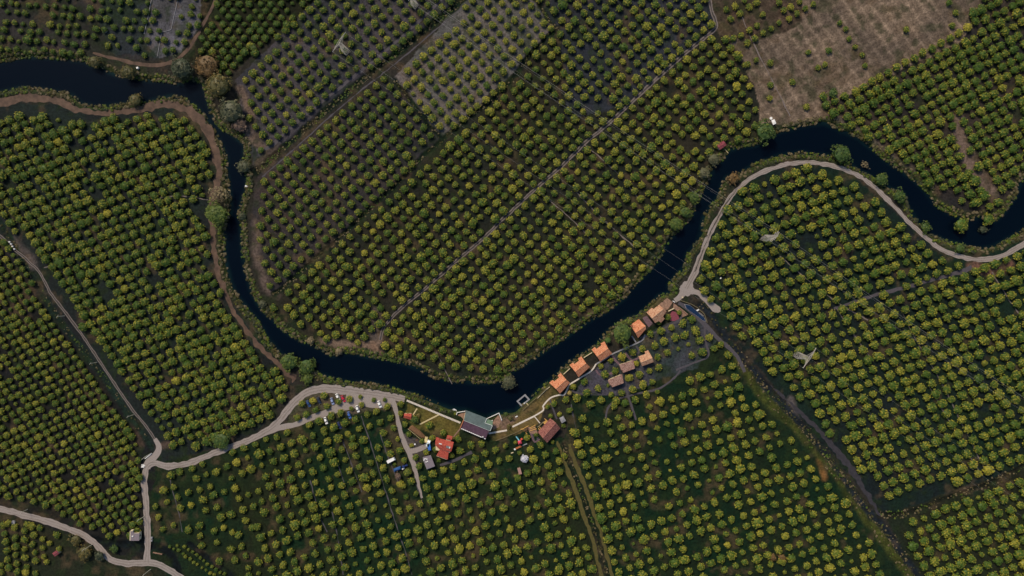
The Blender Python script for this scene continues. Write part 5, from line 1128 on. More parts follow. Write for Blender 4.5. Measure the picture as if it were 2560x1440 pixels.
# floating frame dock
e = empty('floating_dock', Vector((*xy(1307, 1001, -1), -1.0)), 'square floating pontoon with a hole of water in the middle', 'dock')
O_ = [(1291, 1003), (1313, 985), (1325.2, 998.8), (1303.8, 1016.8)]; I_ = [(1296, 1003.6), (1312, 990.2), (1320, 998.6), (1304.6, 1011.6)]
for i in range(4):
    a, b = P(*O_[i], -.7), P(*O_[(i + 1) % 4], -.7); c, d = P(*I_[(i + 1) % 4], -.7), P(*I_[i], -.7)
    MB().slab([tuple(q) for q in (a, b, c, d)], 0.4).build('pontoon', greyconc, e)
deck('gangplank', 'small wooden gangplank linking the floating pontoon to the bank', 'gangplank', [(1315.5, 1008.6), (1320.5, 1014.4), (1322, 1012.8), (1317, 1007)], 0.12, palewood, legs=False)
deck('white_platform', 'small white platform on the lower right edge of the floating pontoon', 'platform', [(1306.5, 1010.8), (1311, 1006.6), (1312.4, 1008.4), (1308, 1012.2)], -0.6, whitepaint, legs=False)
# white boat
p = Vector((*xy(1137.3, 1025.6, -1), -1.0)); e = empty('boat', p, 'small white oval boat at the bank left of the restaurant', 'boat', None, R(-32))
vs = []; fs = []; nb = 20
for k, (sc_, z) in enumerate(((0.75, -0.05), (1.0, 0.42), (0.86, 0.44), (0.7, 0.12))):
    for i in range(nb):
        t_ = 2 * math.pi * i / nb; vs.append((1.3 * sc_ * math.cos(t_) * (1 - 0.12 * math.cos(t_)), 0.78 * sc_ * math.sin(t_), z))
for k in range(3):
    for i in range(nb): fs.append((k * nb + i, k * nb + (i + 1) % nb, (k + 1) * nb + (i + 1) % nb, (k + 1) * nb + i))
fs += [tuple(range(nb - 1, -1, -1)), tuple(range(3 * nb, 4 * nb))]
MB().add(vs, fs).build('hull', whitepaint).parent = e
MB().box((0, 0, .34), (.28, 1.1, .05)).build('thwart', whitepaint).parent = e
# paths of pale slabs
def slab_path(name, pts, width, step, material, z=0.07, gap=0.12):
    """walk of separate slabs: each slab is a small part"""
    mb0 = MB(); p = smooth_line(pts, 1.0) if len(pts) > 2 else smooth_line(pts, 1.0)
    root = ribbon(name, pts, width * 0.96, greyconc, z - 0.045, rough=0.0, keep=False)
    s = np.concatenate([[0], np.cumsum(np.hypot(*np.diff(p, axis=0).T))]); n = max(1, int(s[-1] / step)); r = random.Random(n)
    me = None; unit = {}
    for i in range(n):
        m_ = (i + .5) * s[-1] / n; x = np.interp(m_, s, p[:, 0]); y = np.interp(m_, s, p[:, 1]); x2 = np.interp(m_ + .5, s, p[:, 0]) - np.interp(m_ - .5, s, p[:, 0]); y2 = np.interp(m_ + .5, s, p[:, 1]) - np.interp(m_ - .5, s, p[:, 1])
        L = s[-1] / n * M; key = round(L, 2)
        if key not in unit: unit[key] = MB().box((0, 0, 0), (L - gap, width * M, 0.06)).mesh('slab', material)
        o = link('slab', unit[key], root); q = P(x, y); o.location = (q.x, q.y, z + r.uniform(0, .012)); o.rotation_euler = (0, 0, math.atan2(-y2, x2))
slab_path('slab_path', [(1016.8, 1001), (1060, 1019), (1098, 1035), (1151.2, 1057)], 4.8, 3.6, paleslab, gap=0.22)
slab_path('slab_path', [(1049, 1061), (1097.3, 1036.5)], 3.2, 5, palewood, gap=0.08)
slab_path('slab_path', [(1030.6, 1040), (1042.8, 1021)], 3.0, 5, palewood, gap=0.08)
slab_path('slab_path', [(1221.5, 1083.6), (1267.5, 1075.6)], 4.2, 6, paleslab, gap=0.06)
slab_path('slab_path', [(1281, 1067), (1335, 1040.6)], 4.2, 6, paleslab, gap=0.06)
slab_path('slab_path', [(1335, 1040.6), (1356, 1027.5), (1359, 1021), (1358.4, 1014), (1376, 995), (1397.5, 987.6), (1408.5, 988), (1415, 979.5), (1422, 965), (1428, 958.6), (1450, 945), (1477.5, 927.5), (1490, 910)], 3.5, 5, paleslab, gap=0.06)
slab_path('slab_path', [(1490, 910), (1515, 896), (1532.5, 884), (1587.5, 860), (1606, 850), (1610.5, 842), (1612.6, 836)], 3.4, 5, greyconc, gap=0.06)
slab_path('slab_path', [(1590, 856), (1579.5, 840)], 3.4, 5, greyconc, gap=0.06)
slab_path('slab_path', [(1336, 1041), (1350, 1058)], 2.4, 4, paleslab, gap=0.1)
slab_path('slab_path', [(1134, 1092), (1150.6, 1071.6)], 3.0, 5, stonepave, gap=0.06)
slab_path('slab_path', [(1373.5, 996), (1392, 1048)], 4.0, 5, darkpath, gap=0.06)
slab_path('slab_path', [(1327, 1084), (1336, 1104), (1350, 1098)], 4.0, 5, brickpave, gap=0.06)
# low walls
def low_wall(label, pts, h, w_, material=creamwall, name='garden_wall'):
    mb = MB()
    for a, b in zip(pts[:-1], pts[1:]):
        p, q = P(*a), P(*b); c = (p + q) / 2; d = q - p; mb.box((c.x, c.y, h / 2), (d.length + (w_ if len(pts) > 2 else 0), w_, h), math.atan2(d.y, d.x))
    tag(mb.build(name, material), label, 'wall')
low_wall('thin cream wall between the first and second riverside cottages', [(1408.5, 935.5), (1424.5, 921)], 0.9, .35)
low_wall('thin cream wall between the second and third riverside cottages', [(1459, 894), (1480, 881)], 0.9, .35)
low_wall('thin cream wall left of the lowest riverside cottage', [(1344, 995), (1364, 975), (1374, 967)], 0.7, .3)
low_wall('cream wall along the upper edge of the pink terrace', [(1670, 778), (1684, 771)], 1.2, .45)
low_wall('pinkish wall along the right edge of the stone entrance court', [(1697, 768), (1719, 786)], 0.7, .5, stonepave)
low_wall('pale wall beside the dark canal at the lower left road corner', [(383.5, 1380.5), (406.5, 1385)], 0.7, .5, stonepave)
low_wall('white end wall on the river bank road junction', [(363, 1146.5), (380, 1133)], 0.6, .35, whitepaint)
low_wall('short cream wall at the garden path below the play tower', [(1277.5, 1132.5), (1283.5, 1130.5)], 0.8, .4)
tag(MB().box((*xy(1684, 754, 0), 0.5), (1.5, .35, 1.0), R(-35)).build('gate', whitepaint), 'small white gate where the gravel junction meets the stone court', 'gate')
tag(MB().box((*xy(1705.5, 743.5, 0), 0.4), (.8, .8, .8), 0.3).build('gate_pillar', creamwall), 'cream pillar beside the gravel junction', 'pillar')
# fences
railing('weathered wooden fence along the lower edge of the river lawn', [(1240, 1100.7), (1259, 1093.5), (1293, 1079), (1304, 1073.6)], material=fencewood, name='fence', cat='fence', posts=2.2, w_=0.09)
railing('pale fence round the upper side of the dark narrow pool', [(1701, 751), (1728, 760.5), (1744, 770), (1760, 785), (1767, 806)], material=fencewood, name='fence', cat='fence', posts=2.2, w_=0.12)
railing('thin fence line along the river lawn above the floating pontoon', [(1306, 1026), (1330, 1003), (1352, 985), (1368, 969)], material=fencewood, name='fence', cat='fence', posts=2.2, w_=0.09)
railing('thin roadside barrier at the left road junction', [(352.5, 1151), (363, 1142), (379, 1132.5)], material=steel, name='barrier', cat='barrier', posts=2.5, w_=0.1, h=0.8)
# pool
e = empty('pool', P(1737, 787), 'long narrow dark pool beside the entrance track', 'pool')
PL = [(1712, 761), (1725, 763.5), (1748, 783), (1760, 794), (1764, 803), (1757, 801), (1741, 789), (1716, 771)]
W = [P(*q) for q in PL]; c = sum(W, Vector()) / len(W)
MB().prism([(p.x, p.y) for p in [c + (q - c) * 1.06 for q in W]], -0.2, 0.16).build('rim', greyconc, e)
MB().prism([(p.x, p.y) for p in W], -0.1, 0.18).build('water', bluewater, e)
deck('white_bench', 'white bench platform across the dark narrow pool', 'bench', [(1740, 775.5), (1746, 772), (1748, 774.8), (1742.5, 778)][:4], 0.5, whitepaint)
WHP = ['first', 'second', 'third', 'fourth', 'fifth', 'sixth']
for i in range(6):
    x, y = 1747 + i * 1.9, 783.5 + i * 1.5
    a, b = P(x, y), P(x + 2.6, y - 2.2); cc = (a + b) / 2; d = b - a
    tag(MB().box((cc.x, cc.y, .26), (d.length, .28, .1), math.atan2(d.y, d.x)).build('pale_plank', greyconc), f'pale plank lying across the dark narrow pool, {WHP[i]} from the white bench', 'plank', 'pale planks over the pool')
# compost bed
bm = bmesh.new(); pts = [(1021.5, 1071), (1026, 1064.5), (1032, 1062.5), (1050, 1077), (1066.5, 1093), (1064, 1096), (1055, 1095.5), (1038, 1085)]
W = [P(*q) for q in pts]; c = sum(W, Vector()) / len(W); rr = random.Random(4)
rings = []
for k, z in ((1.0, 0.02), (0.85, 0.55), (0.55, 0.8)):
    rings.append([bm.verts.new((c.x + (p.x - c.x) * k + rr.uniform(-.15, .15), c.y + (p.y - c.y) * k + rr.uniform(-.15, .15), z + (rr.uniform(-.1, .1) if z > .1 else 0))) for p in W])
n = len(W)
for a, b in zip(rings[:-1], rings[1:]):
    for i in range(n): bm.faces.new((a[(i + 1) % n], a[i], b[i], b[(i + 1) % n])[::1])
bm.faces.new(rings[-1][::-1]); bmesh.ops.recalc_face_normals(bm, faces=bm.faces)
me = bpy.data.meshes.new('compost_heap'); bm.to_mesh(me); bm.free(); me.materials.append(compost); tag(link('compost_heap', me), 'long brown compost heap between the farm road and the lawn', 'heap')
low_wall('thin border board along the lower side of the compost heap', [(1020, 1072), (1040, 1088), (1052, 1098)], 0.35, .15, palewood, 'border_board')
deck('pallet', 'grey brown pallet by the round turning of the farm track', 'pallet', [(1038.5, 1099.5), (1043.5, 1096.5), (1045.5, 1099.8), (1040.2, 1103)], 0.2, darkwood)
# play tower
p = P(1299.2, 1103.5); e = empty('play_tower', p, 'pink play tower with a cyan slide', 'play tower', None, 0.25)
pt = [MB().box((0, 0, 1.5), (1.9, 1.9, .12)).build('platform', slidepink), MB().add([(-1.05, -1.05, 2.6), (1.05, -1.05, 2.6), (1.05, 1.05, 2.6), (-1.05, 1.05, 2.6), (0, 0, 3.5)], [(0, 1, 4), (1, 2, 4), (2, 3, 4), (3, 0, 4), (3, 2, 1, 0)]).build('roof', slidepink)]
for sx in (-1, 1):
    for sy in (-1, 1): pt.append(MB().box((sx * .88, sy * .88, 1.3), (.12, .12, 2.6)).build('post', darkwood))
mb = MB(); mb.add([(-.45, .95, 1.5), (.15, .95, 1.5), (-1.05, 3.4, .15), (-1.65, 3.4, .15)], [(0, 1, 2, 3)]); mb.box((-.78, 2.2, .95), (.06, 2.8, .3), 0.4 * 0.6); mb.box((-.2, 2.2, .95), (.06, 2.8, .3), 0.4 * 0.6); pt.append(mb.build('slide', slidecyan))
mb = MB().box((1.5, 1.3, .9), (1.2, .9, 1.0), .3); pt.append(mb.build('side_cabin', mat('coral_plastic', lin((230, 96, 78)), var=0.15)))
for o in pt: o.parent = e
def zc_(pts): return [(1230 + x / 11.08, 1070 + y / 11.08) for x, y in pts]
deck('picnic_platform', 'orange brown timber platform below the pink play tower', 'platform', zc_([(645, 545), (800, 470), (825, 515), (670, 590)]), 0.35, mat('orange_timber', lin((188, 112, 68)), var=0.2))
deck('picnic_platform', 'pale grey platform right of the orange brown one', 'platform', zc_([(830, 470), (965, 415), (978, 445), (845, 500)]), 0.35, greyconc)
deck('white_crate', 'white crate at the left end of the orange brown platform', 'crate', zc_([(600, 570), (640, 552), (662, 600), (622, 615)]), 0.5, whitepaint)

# ------------------------------------------------------------ vehicles
def car_parts(col_, cname, scale=1.0):
    paint = mat(cname, col_, rough=0.3, var=0.02, spec=0.5)
    secs = [(-2.15, .62, .30, .52, .60), (-2.05, .76, .24, .66, .74), (-1.3, .84, .22, .78, .82), (-.6, .86, .22, .84, .84), (.6, .86, .22, .88, .84), (1.5, .84, .22, .82, .82), (2.0, .76, .26, .74, .74), (2.12, .62, .32, .6, .6)]
    vs = []; fs = []
    for y, wd, z0, z1, wt in secs: vs += [(-wd, y, z0), (-wd, y, (z0 + z1) / 2 + .08), (-wt * .93, y, z1), (wt * .93, y, z1), (wd, y, (z0 + z1) / 2 + .08), (wd, y, z0)]
    for k in range(len(secs) - 1):
        for i in range(6): fs.append((6 * k + i, 6 * k + (i + 1) % 6, 6 * k + 6 + (i + 1) % 6, 6 * k + 6 + i))
    fs += [tuple(range(5, -1, -1)), tuple(range(6 * (len(secs) - 1), 6 * len(secs)))]
    body = MB().add(vs, fs).mesh('body', paint)
    # cabin: y from -1.0 (windscreen foot, front is -y) to 1.75
    b_ = [(-.74, -1.05, .84), (.74, -1.05, .84), (.74, 1.75, .86), (-.74, 1.75, .86)]; tp = [(-.6, -.3, 1.40), (.6, -.3, 1.40), (.6, 1.2, 1.42), (-.6, 1.2, 1.42)]
    roof = MB().slab([tp[0], tp[1], tp[2], tp[3]], .06).mesh('roof', paint)
    def q(i, j): return MB().add([b_[i], b_[j], (tp[j][0], tp[j][1], tp[j][2] - .05), (tp[i][0], tp[i][1], tp[i][2] - .05)], [(0, 1, 2, 3)])
    glass = [('windscreen', q(0, 1).mesh('windscreen', glassm)), ('rear_window', q(2, 3).mesh('rear_window', glassm)), ('side_window', q(1, 2).mesh('side_window', glassm)), ('side_window', q(3, 0).mesh('side_window', glassm))]
    wheel = MB().tube((-.1, 0, 0), (.1, 0, 0), .31, n=14).mesh('wheel', rubber)
    rim = MB().tube((-.105, 0, 0), (.105, 0, 0), .18, n=10).mesh('rim', steel)
    lamp = MB().box((0, 0, 0), (.34, .1, .14)).mesh('headlight', mat(cname + '_lamp', (.7, .7, .7), rough=.15, var=.02))
    return body, roof, glass, wheel, rim, lamp
CARP = {}
def car(label, x, y, dx, dy, color, cname, group='cars in the shaded car park'):
    if cname not in CARP: CARP[cname] = car_parts(color, cname)
    body, roof, glass, wheel, rim, lamp = CARP[cname]
    p = P(x, y, .7); p.z = 0.04; e = empty('parked_car', p, label, 'car', group, math.atan2(-dy, dx) - math.pi / 2 + math.pi)
    # front of the model is -y
    link('body', body, e); link('roof', roof, e)
    for n_, m_ in glass: link(n_, m_, e)
    for sx in (-.78, .78):
        for sy in (-1.35, 1.32):
            o = link('wheel', wheel, e); o.location = (sx, sy, .31); o2 = link('rim', rim, o)
        o = link('headlight', lamp, e); o.location = (sx * .7, -2.07, .56)
NAVY = lin((28, 44, 92)); WH = (0.55, 0.55, 0.545)
car('dark blue car at the left end of the car park, between two trees', 771, 1009, 95, 190, lin((40, 72, 130)), 'steel_blue_paint')
car('almost black car second from the left in the car park', 797.5, 1001, 85, 200, lin((20, 28, 52)), 'black_blue_paint')
car('white nosed blue car left of the two close cars in the upper row', 830.6, 1003, 75, 230, lin((150, 165, 210)), 'lilac_paint')
car('white car parked askew beside the red car', 844.6, 992.5, 110, 190, WH, 'white_car_paint')
car('bright red car, the only red one in the car park', 858, 997, 110, 205, lin((205, 28, 60)), 'red_car_paint')
car('mid blue car at the upper end of the lower lane', 873, 1037.8, 75, 220, lin((70, 108, 190)), 'blue_car_paint')
car('white car on the lower lane, left of the blue one', 814.5, 1051.8, 70, 210, WH, 'white_car_paint')
car('dark blue car half hidden under branches on the lower lane', 848.5, 1063, 80, 200, lin((30, 40, 96)), 'navy_car_paint')
car('white car in the middle of the gravel car park', 893.8, 1022.4, 50, 140, WH, 'white_car_paint')
car('white car at the right end of the gravel car park', 948.8, 1010.6, 60, 150, WH, 'white_car_paint')
def van(label, x, y, dx, dy, color, boxc, cname, L=5.0, name='pickup_truck', cat='truck'):
    paint = mat(cname, color, rough=.35, var=.03, spec=.5)
    p = P(x, y, .9); p.z = .04; e = empty(name, p, label, cat, None, math.atan2(-dy, dx) - math.pi / 2 + math.pi)
    A = lambda mb, n, m_: setattr(mb.build(n, m_), 'parent', e)
    A(MB().box((0, -L * .32, .95), (1.7, L * .34, .9)).box((0, -L * .30, 1.6), (1.5, L * .22, .5)), 'cab', paint)
    A(MB().box((0, L * .17, 1.0), (1.8, L * .6, .5)).box((0, L * .17, 1.32), (1.84, L * .62, .14)), 'load_bed', boxc)
    A(MB().add([(-.7, -L * .43, 1.42), (.7, -L * .43, 1.42), (.66, -L * .40, 1.82), (-.66, -L * .40, 1.82)], [(0, 1, 2, 3)]), 'windscreen', glassm)
    for sx in (-.78, .78):
        for sy in (-L * .32, L * .28):
            o = MB().tube((-.12, 0, 0), (.12, 0, 0), .36, n=14).build('wheel', rubber); o.parent = e; o.location = (sx, sy, .36)
        o = MB().box((sx * .75, -L * .495, .8), (.3, .06, .16)).build('headlight', whitepaint); o.parent = e
van('white bodied pickup standing at the top of the farmyard spur', 1070.8, 1108.4, 10, -26, (.75, .8, .82), mat('ice_white', lin((214, 232, 236)), var=.05), 'van_white', L=4.2)
van('bright blue pickup just below the white one in the farmyard', 1073, 1117.6, 6, 28, lin((60, 110, 200)), bluepaint, 'van_blue', L=4.2)
van('small cream truck next to the compost heap end', 1065.5, 1099, 12, -60, lin((238, 214, 150)), mat('cream_load', lin((240, 220, 160)), var=.05), 'van_cream', L=3.4)
# caravan
e = empty('caravan', P(977, 1151.4), 'long white caravan between orchard rows left of the farm track', 'caravan')
cz = [P(966.4, 1152.6, 2.6), P(983.6, 1144.2, 2.6), P(986.4, 1150.2, 2.6), P(969.6, 1159, 2.6)]
MB().prism([(q.x, q.y) for q in cz], 0.45, 2.5).build('body', whitepaint, e)
c = sum(cz, Vector()) / 4
MB().prism([(q.x, q.y) for q in [c + (q - c) * 1.03 for q in cz]], 2.5, 2.62).build('roof', whitepaint, e)
q0, q1 = P(985.4, 1143.6, 1.2), P(988.6, 1150, 1.2); MB().box(((q0.x + q1.x) / 2, (q0.y + q1.y) / 2, 1.1), ((q1 - q0).length, .25, 1.3), math.atan2((q1 - q0).y, (q1 - q0).x)).build('front_box', whitepaint, e)
rz = math.atan2((cz[1] - cz[0]).y, (cz[1] - cz[0]).x)
for s in (-.9, .9):
    q = c + (cz[1] - cz[0]).normalized() * s; 
    for f in (-.72, .72):
        t_ = q + (cz[3] - cz[0]).normalized() * f; d_ = (cz[3] - cz[0]).normalized() * .1; MB().tube((t_.x - d_.x, t_.y - d_.y, .33), (t_.x + d_.x, t_.y + d_.y, .33), .33, n=12).build('wheel', rubber, e)
opening(e, (cz[2].x, cz[2].y), (cz[3].x, cz[3].y), 0.5, 1.2, 1.3, 2.0, 'window', glassm)
# blue tarpaulin over a trailer
e = empty('covered_trailer', P(993, 1172), 'blue tarpaulin covered trailer among trees left of the farm track', 'trailer')
tz = [P(982.8, 1172.4, 1.8), P(1001, 1165.4, 1.8), P(1003.8, 1174.2, 1.8), P(985, 1180.6, 1.8)]
c = sum(tz, Vector()) / 4; u = (tz[1] - tz[0]); v = (tz[3] - tz[0]); vs = []; fs = []; rr = random.Random(3)
for i in range(9):
    for j in range(5):
        b2 = tz[0] + u * (i / 8) + v * (j / 4); ed = i in (0, 8) or j in (0, 4); vs.append((b2.x, b2.y, 1.2 if ed else 1.75 + .2 * math.sin(j / 4 * math.pi) + rr.uniform(-.07, .07)))
for i in range(8):
    for j in range(4): fs.append((i * 5 + j, i * 5 + j + 1, i * 5 + j + 6, i * 5 + j + 5))
MB().add(vs, fs).build('tarpaulin', bluecover, e)
MB().prism([(q.x, q.y) for q in [c + (q - c) * .94 for q in tz]], .6, 1.15).build('trailer_bed', darkwood, e)
for s in (.25, .75):
    for f in (.06, .94):
        t_ = tz[0] + u * s + v * f; d_ = v.normalized() * .1; MB().tube((t_.x - d_.x, t_.y - d_.y, .35), (t_.x + d_.x, t_.y + d_.y, .35), .35, n=12).build('wheel', rubber, e)
e2 = empty('tractor', P(1012, 1163.5), 'dark blue tractor in front of the blue tarpaulin', 'tractor', None, R(18))
A = lambda mb, n, m_: setattr(mb.build(n, m_), 'parent', e2)
tb = mat('tractor_paint', lin((40, 58, 118)), rough=.4, var=.2, scale=3)
A(MB().box((.9, 0, 1.05), (1.9, .8, .6)), 'bonnet', tb); A(MB().box((-.6, 0, 1.9), (1.3, 1.3, .1)), 'roof', tb); A(MB().box((-.6, 0, 1.3), (1.2, 1.2, 1.1)), 'cab', glassm); A(MB().box((0, 0, .7), (2.6, .6, .3)), 'chassis', blackplastic)
for sx, r_ in ((-.8, .75), (1.35, .45)):
    for sy in (-.8, .8): A(MB().tube((sx, sy - .17, r_), (sx, sy + .17, r_), r_, n=16), 'wheel', rubber)
deck('white_crate', 'white crate beside the dark blue tractor', 'crate', [(1004.8, 1171.2), (1011.6, 1167.6), (1012.8, 1170), (1006, 1173.6)], 0.8, whitepaint)
round_table('white round tank lid by the compost turning on the farm track', 1037.6, 1110, 0.5)

# ------------------------------------------------------------ pylons, poles, cables
def lattice(mb_parent, p0, p1, w0, w1, panels, r=0.09, name='leg'):
    """four legs tapering from width w0 at p0 to w1 at p1, with cross bracing; returns nothing"""
    p0, p1 = Vector(p0), Vector(p1); d = (p1 - p0); 
    def corner(t, i):
        w_ = (w0 + (w1 - w0) * t) / 2; s = ((-1, -1), (1, -1), (1, 1), (-1, 1))[i]; return p0 + d * t + mb_parent['ux'] * (s[0] * w_) + mb_parent['uy'] * (s[1] * w_)
    for i in range(4): MB().tube(corner(0, i), corner(1, i), r, r * .8, 5).build('leg', steel, mb_parent['e'])
    br = MB()
    for k in range(panels):
        t0, t1 = k / panels, (k + 1) / panels
        for i in range(4):
            j = (i + 1) % 4; br.tube(corner(t0, i), corner(t1, j), r * .55, n=4); br.tube(corner(t0, j), corner(t1, i), r * .55, n=4); br.tube(corner(t1, i), corner(t1, j), r * .55, n=4)
    br.build('bracing', steel, mb_parent['e'])
LINE = Vector((0.84, -0.545, 0)).normalized(); ARM = Vector((LINE.y, -LINE.x, 0)) * -1
def pylon(label, bx, by, kind, h):
    b = P(bx, by); e = empty('pylon', b, label, 'pylon', 'lattice pylons of the two power lines'); D = dict(e=e, ux=LINE, uy=ARM)
    tops = []
    if kind == 'delta':
        lattice(D, b, b + Vector((0, 0, h * .72)), 3.6, 1.7, 7, .10)
        c0 = b + Vector((0, 0, h * .72))
        br = MB()
        for s in (-1, 1):                          # two masts spreading into the window
            m_ = c0 + ARM * (s * 3.4) + Vector((0, 0, h * .20))
            for o_ in (-.5, .5):
                br.tube(c0 + ARM * (s * .8) + LINE * o_, m_ + LINE * o_ + ARM * (s * .4), .09, n=5); br.tube(c0 + ARM * (s * .2) + LINE * o_, m_ + LINE * o_ - ARM * (s * .5), .08, n=5)
            for k in range(4):
                q = c0 + (m_ - c0) * (k / 4); br.tube(q + LINE * .5, q - LINE * .5 + (m_ - c0) * .25, .06, n=4)
        br.build('mast', steel, e)
        z = h * .92; bt = MB(); tip = 6.9
        for s in (-1, 1):
            for o_ in (-.55, .55): bt.tube(b + Vector((0, 0, z)) + LINE * o_, b + Vector((0, 0, z)) + ARM * (s * tip), .09, n=5)
            bt.tube(b + Vector((0, 0, z + 1.4)), b + Vector((0, 0, z)) + ARM * (s * tip), .09, n=5)
            for k in range(6):
                q = b + Vector((0, 0, z)) + ARM * (s * tip * k / 6); f = 1 - k / 6; q2 = b + Vector((0, 0, z)) + ARM * (s * tip * (k + 1) / 6)
                bt.tube(q + LINE * (.55 * f), q2 - LINE * (.55 * (f - .16)), .055, n=4); bt.tube(q - LINE * (.55 * f), q2 + Vector((0, 0, 1.4 * max(0, f - .17))), .055, n=4); bt.tube(q + Vector((0, 0, 1.4 * f)), q + LINE * (.55 * f), .05, n=4)
        bt.build('crossarm', steel, e)
        for o_ in (-6.6, 0, 6.6):
            q = b + Vector((0, 0, z)) + ARM * o_; MB().tube(q, q - Vector((0, 0, 1.1)), .11, n=6).build('insulator', whitepaint, e); tops.append(q - Vector((0, 0, 1.1)))
    else:
        lattice(D, b, b + Vector((0, 0, h * .68)), 3.4, 1.5, 8, .10); lattice(D, b + Vector((0, 0, h * .68)), b + Vector((0, 0, h)), 1.5, .5, 5, .08)
        for lv, tip in ((.70, 3.0), (.83, 3.4), (.95, 2.6)):
            z = h * lv; bt = MB()
            for s in (-1, 1):
                tpq = b + Vector((0, 0, z)) + ARM * (s * tip)
                for o_ in (-.5, .5): bt.tube(b + Vector((0, 0, z)) + LINE * o_ * (1.3 - lv), tpq, .08, n=5)
                bt.tube(b + Vector((0, 0, z + .9)), tpq, .07, n=5)
                MB().tube(tpq, tpq - Vector((0, 0, .8)), .1, n=6).build('insulator', whitepaint, e); tops.append(tpq - Vector((0, 0, .8)))
            bt.build('crossarm', steel, e)
    return tops
pA = pylon('lattice pylon with wide single crossarm in the upper left orchard', 866, 131, 'delta', 19)
pD = pylon('lattice pylon with wide single crossarm right of the canal', 1990, 887, 'delta', 20.5)
pB = pylon('narrow lattice pylon cut by the top edge of the photo', 1037, 16, 'mast', 21)
pC = pylon('narrow lattice pylon just below the curved gravel road', 1909, 596.5, 'mast', 21.5)
def cable(label, a, b, sag, group, ext=0):
    a, b = Vector(a), Vector(b); mb = MB(); n = 22; q = []
    for i in range(n + 1):
        t = i / n; p = a + (b - a) * t; p.z -= sag * 4 * t * (1 - t); q.append(p)
    for p0, p1 in zip(q[:-1], q[1:]): mb.tube(p0, p1, .018, n=4)
    tag(mb.build('power_cable', cablem), label, 'cable', group)
WH_ = ['first', 'second', 'third', 'fourth', 'fifth', 'sixth']
for i, (a, b) in enumerate(zip(pB, pC)):
    cable(f'thin power cable of the upper line crossing the orchard, {WH_[i]} conductor of six', a, b, 4.5, 'cables of the upper power line')
    far = Vector(b) + (Vector(b) - Vector(a)); cable(f'thin power cable running from the curved road pylon over the right orchard, {WH_[i]} of six', b, far, 4.5, 'cables beyond the curved road pylon')
for i, (a, b) in enumerate(zip(pA, pD)):
    cable(f'thin power cable of the lower line crossing the river, {WH_[i]} conductor of three', a, b, 5.5, 'cables of the lower power line')
    far = Vector(b) + (Vector(b) - Vector(a)); cable(f'thin power cable leaving the wide pylon right of the canal, {WH_[i]} of three', b, far, 5, 'cables beyond the canal pylon')
polem = mat('concrete_pole', lin((206, 200, 182)), var=.1, scale=2)
def pole(label, x, y, h):
    p = P(x, y); e = empty('utility_pole', p, label, 'pole', 'pale utility poles along the left tracks')
    MB().tube((p.x, p.y, 0), (p.x, p.y, h), .2, .13, 8).build('shaft', polem, e)
    MB().box((p.x, p.y, h - .3), (1.5, .12, .12), .9).build('crossarm', polem, e)
    for s in (-.65, 0, .65): MB().tube((p.x + s * math.cos(.9), p.y + s * math.sin(.9), h - .24), (p.x + s * math.cos(.9), p.y + s * math.sin(.9), h + .05), .05, n=6).build('insulator', whitepaint, e)
pole('pale leaning looking pole on the left track, uppermost one', 161.5, 789.8, 6.8)
pole('pale pole on the left track, halfway down the ditch', 242.5, 905.8, 6.8)
pole('pale pole on the left track, just above the road junction', 333.4, 1037, 6.5)
pole('pale pole beside the straight lower left road, above the cream house', 360.6, 1291, 7.5)
pole('yellowish pole beside the gravel road at the left edge', 69, 1273.6, 5.5)
pole('pale pole at the inner side of the lower left road bend', 230, 1361.5, 9)
pole('pale pole below the fork at the bottom left edge', 377, 1423, 8.5)
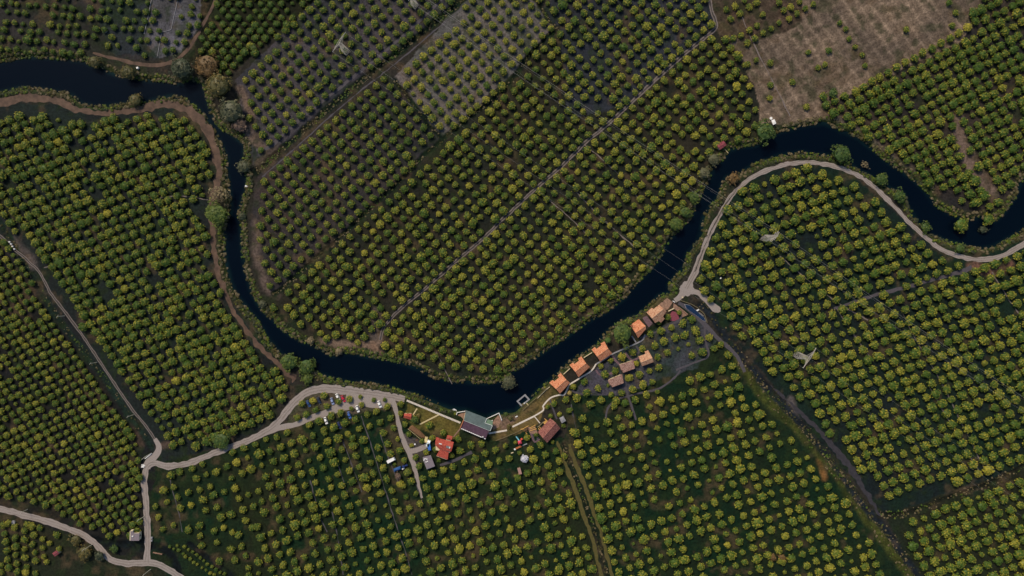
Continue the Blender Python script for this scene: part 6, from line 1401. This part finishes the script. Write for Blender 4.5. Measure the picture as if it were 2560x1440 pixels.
# small things
tag(MB().tube((*xy(34.5, 1305.5, 0), 0.0), (*xy(34.5, 1305.5, 0), 0.8), 1.2, 1.2, 16).build('well_ring', greyconc), 'round concrete well ring below the left edge road', 'well')
tag(MB().tube((*xy(615.5, 465.5, -0.9), -1.2), (*xy(615.5, 465.5, -0.6), -0.5), 0.75, 0.75, 14).build('float', whitepaint), 'round white float at the bank of the narrow upper left river', 'float')
gable_house('hut', 'tiny dark red roofed hut in the lower left plot', 'hut', (130.5, 1383), (141, 1376), (137, 1391.5), (148, 1384), (133.6, 1387.5), (144.4, 1380), 2.8, tile_crimson, tile_crimson, k=.9, pitch=.25)
for x, y, lb in ((25.5, 605, 'white barrel, topmost of four in a line by the upper left track'), (29.5, 610, 'white barrel, second of four in a line by the upper left track'), (33, 616, 'white barrel, third of four in a line by the upper left track'), (37.5, 622.5, 'white barrel, lowest of four in a line by the upper left track')):
    p = P(x, y); tag(MB().tube((p.x, p.y, 0), (p.x, p.y, .9), .45, .42, 10).build('barrel', whitepaint), lb, 'barrel', 'white barrels by the left track')
low_wall('thin white pipe running up the upper left orchard, right one', [(447, -10), (428, 75), (418, 78), (405, 80), (394, 140)], 0.3, .22, greyconc, 'water_pipe')
low_wall('thin pale pipe in the upper left orchard, left one', [(379, 0), (370, 45), (361, 85)], 0.3, .3, greyconc, 'water_pipe')
p = P(262, 76); rock_pile('pale rubble heap in the upper left orchard', 262, 77, 6, greyconc, 'rubble_heap', 16, 8)
tag(MB().box((*xy(346, 171, 0), .6), (1.2, 1.0, 1.6), .3).build('water_gauge', whitepaint), 'small white box on the north bank of the upper left river', 'gauge box')
tag(MB().box((*xy(1801, 695.5, 0), .5), (.9, .5, 1.0), 1.2).build('white_sack', whitepaint), 'white sack between trees right of the gravel junction', 'sack')
for x, y, lb in ((380.5, 1343.5, 'pale concrete block beside the lower road, upper of two'), (380, 1350.5, 'pale concrete block beside the lower road, lower of two')):
    tag(MB().box((*xy(x, y, 0), .5), (1.1, .9, 1.0)).build('concrete_block', greyconc), lb, 'block', 'concrete blocks by the road')
deck('garden_bench', 'white garden bench on the river lawn near the dry bush', 'bench', [(1288, 1041), (1293.5, 1038.5), (1294.5, 1041), (1289, 1043.5)], 0.45, whitepaint)
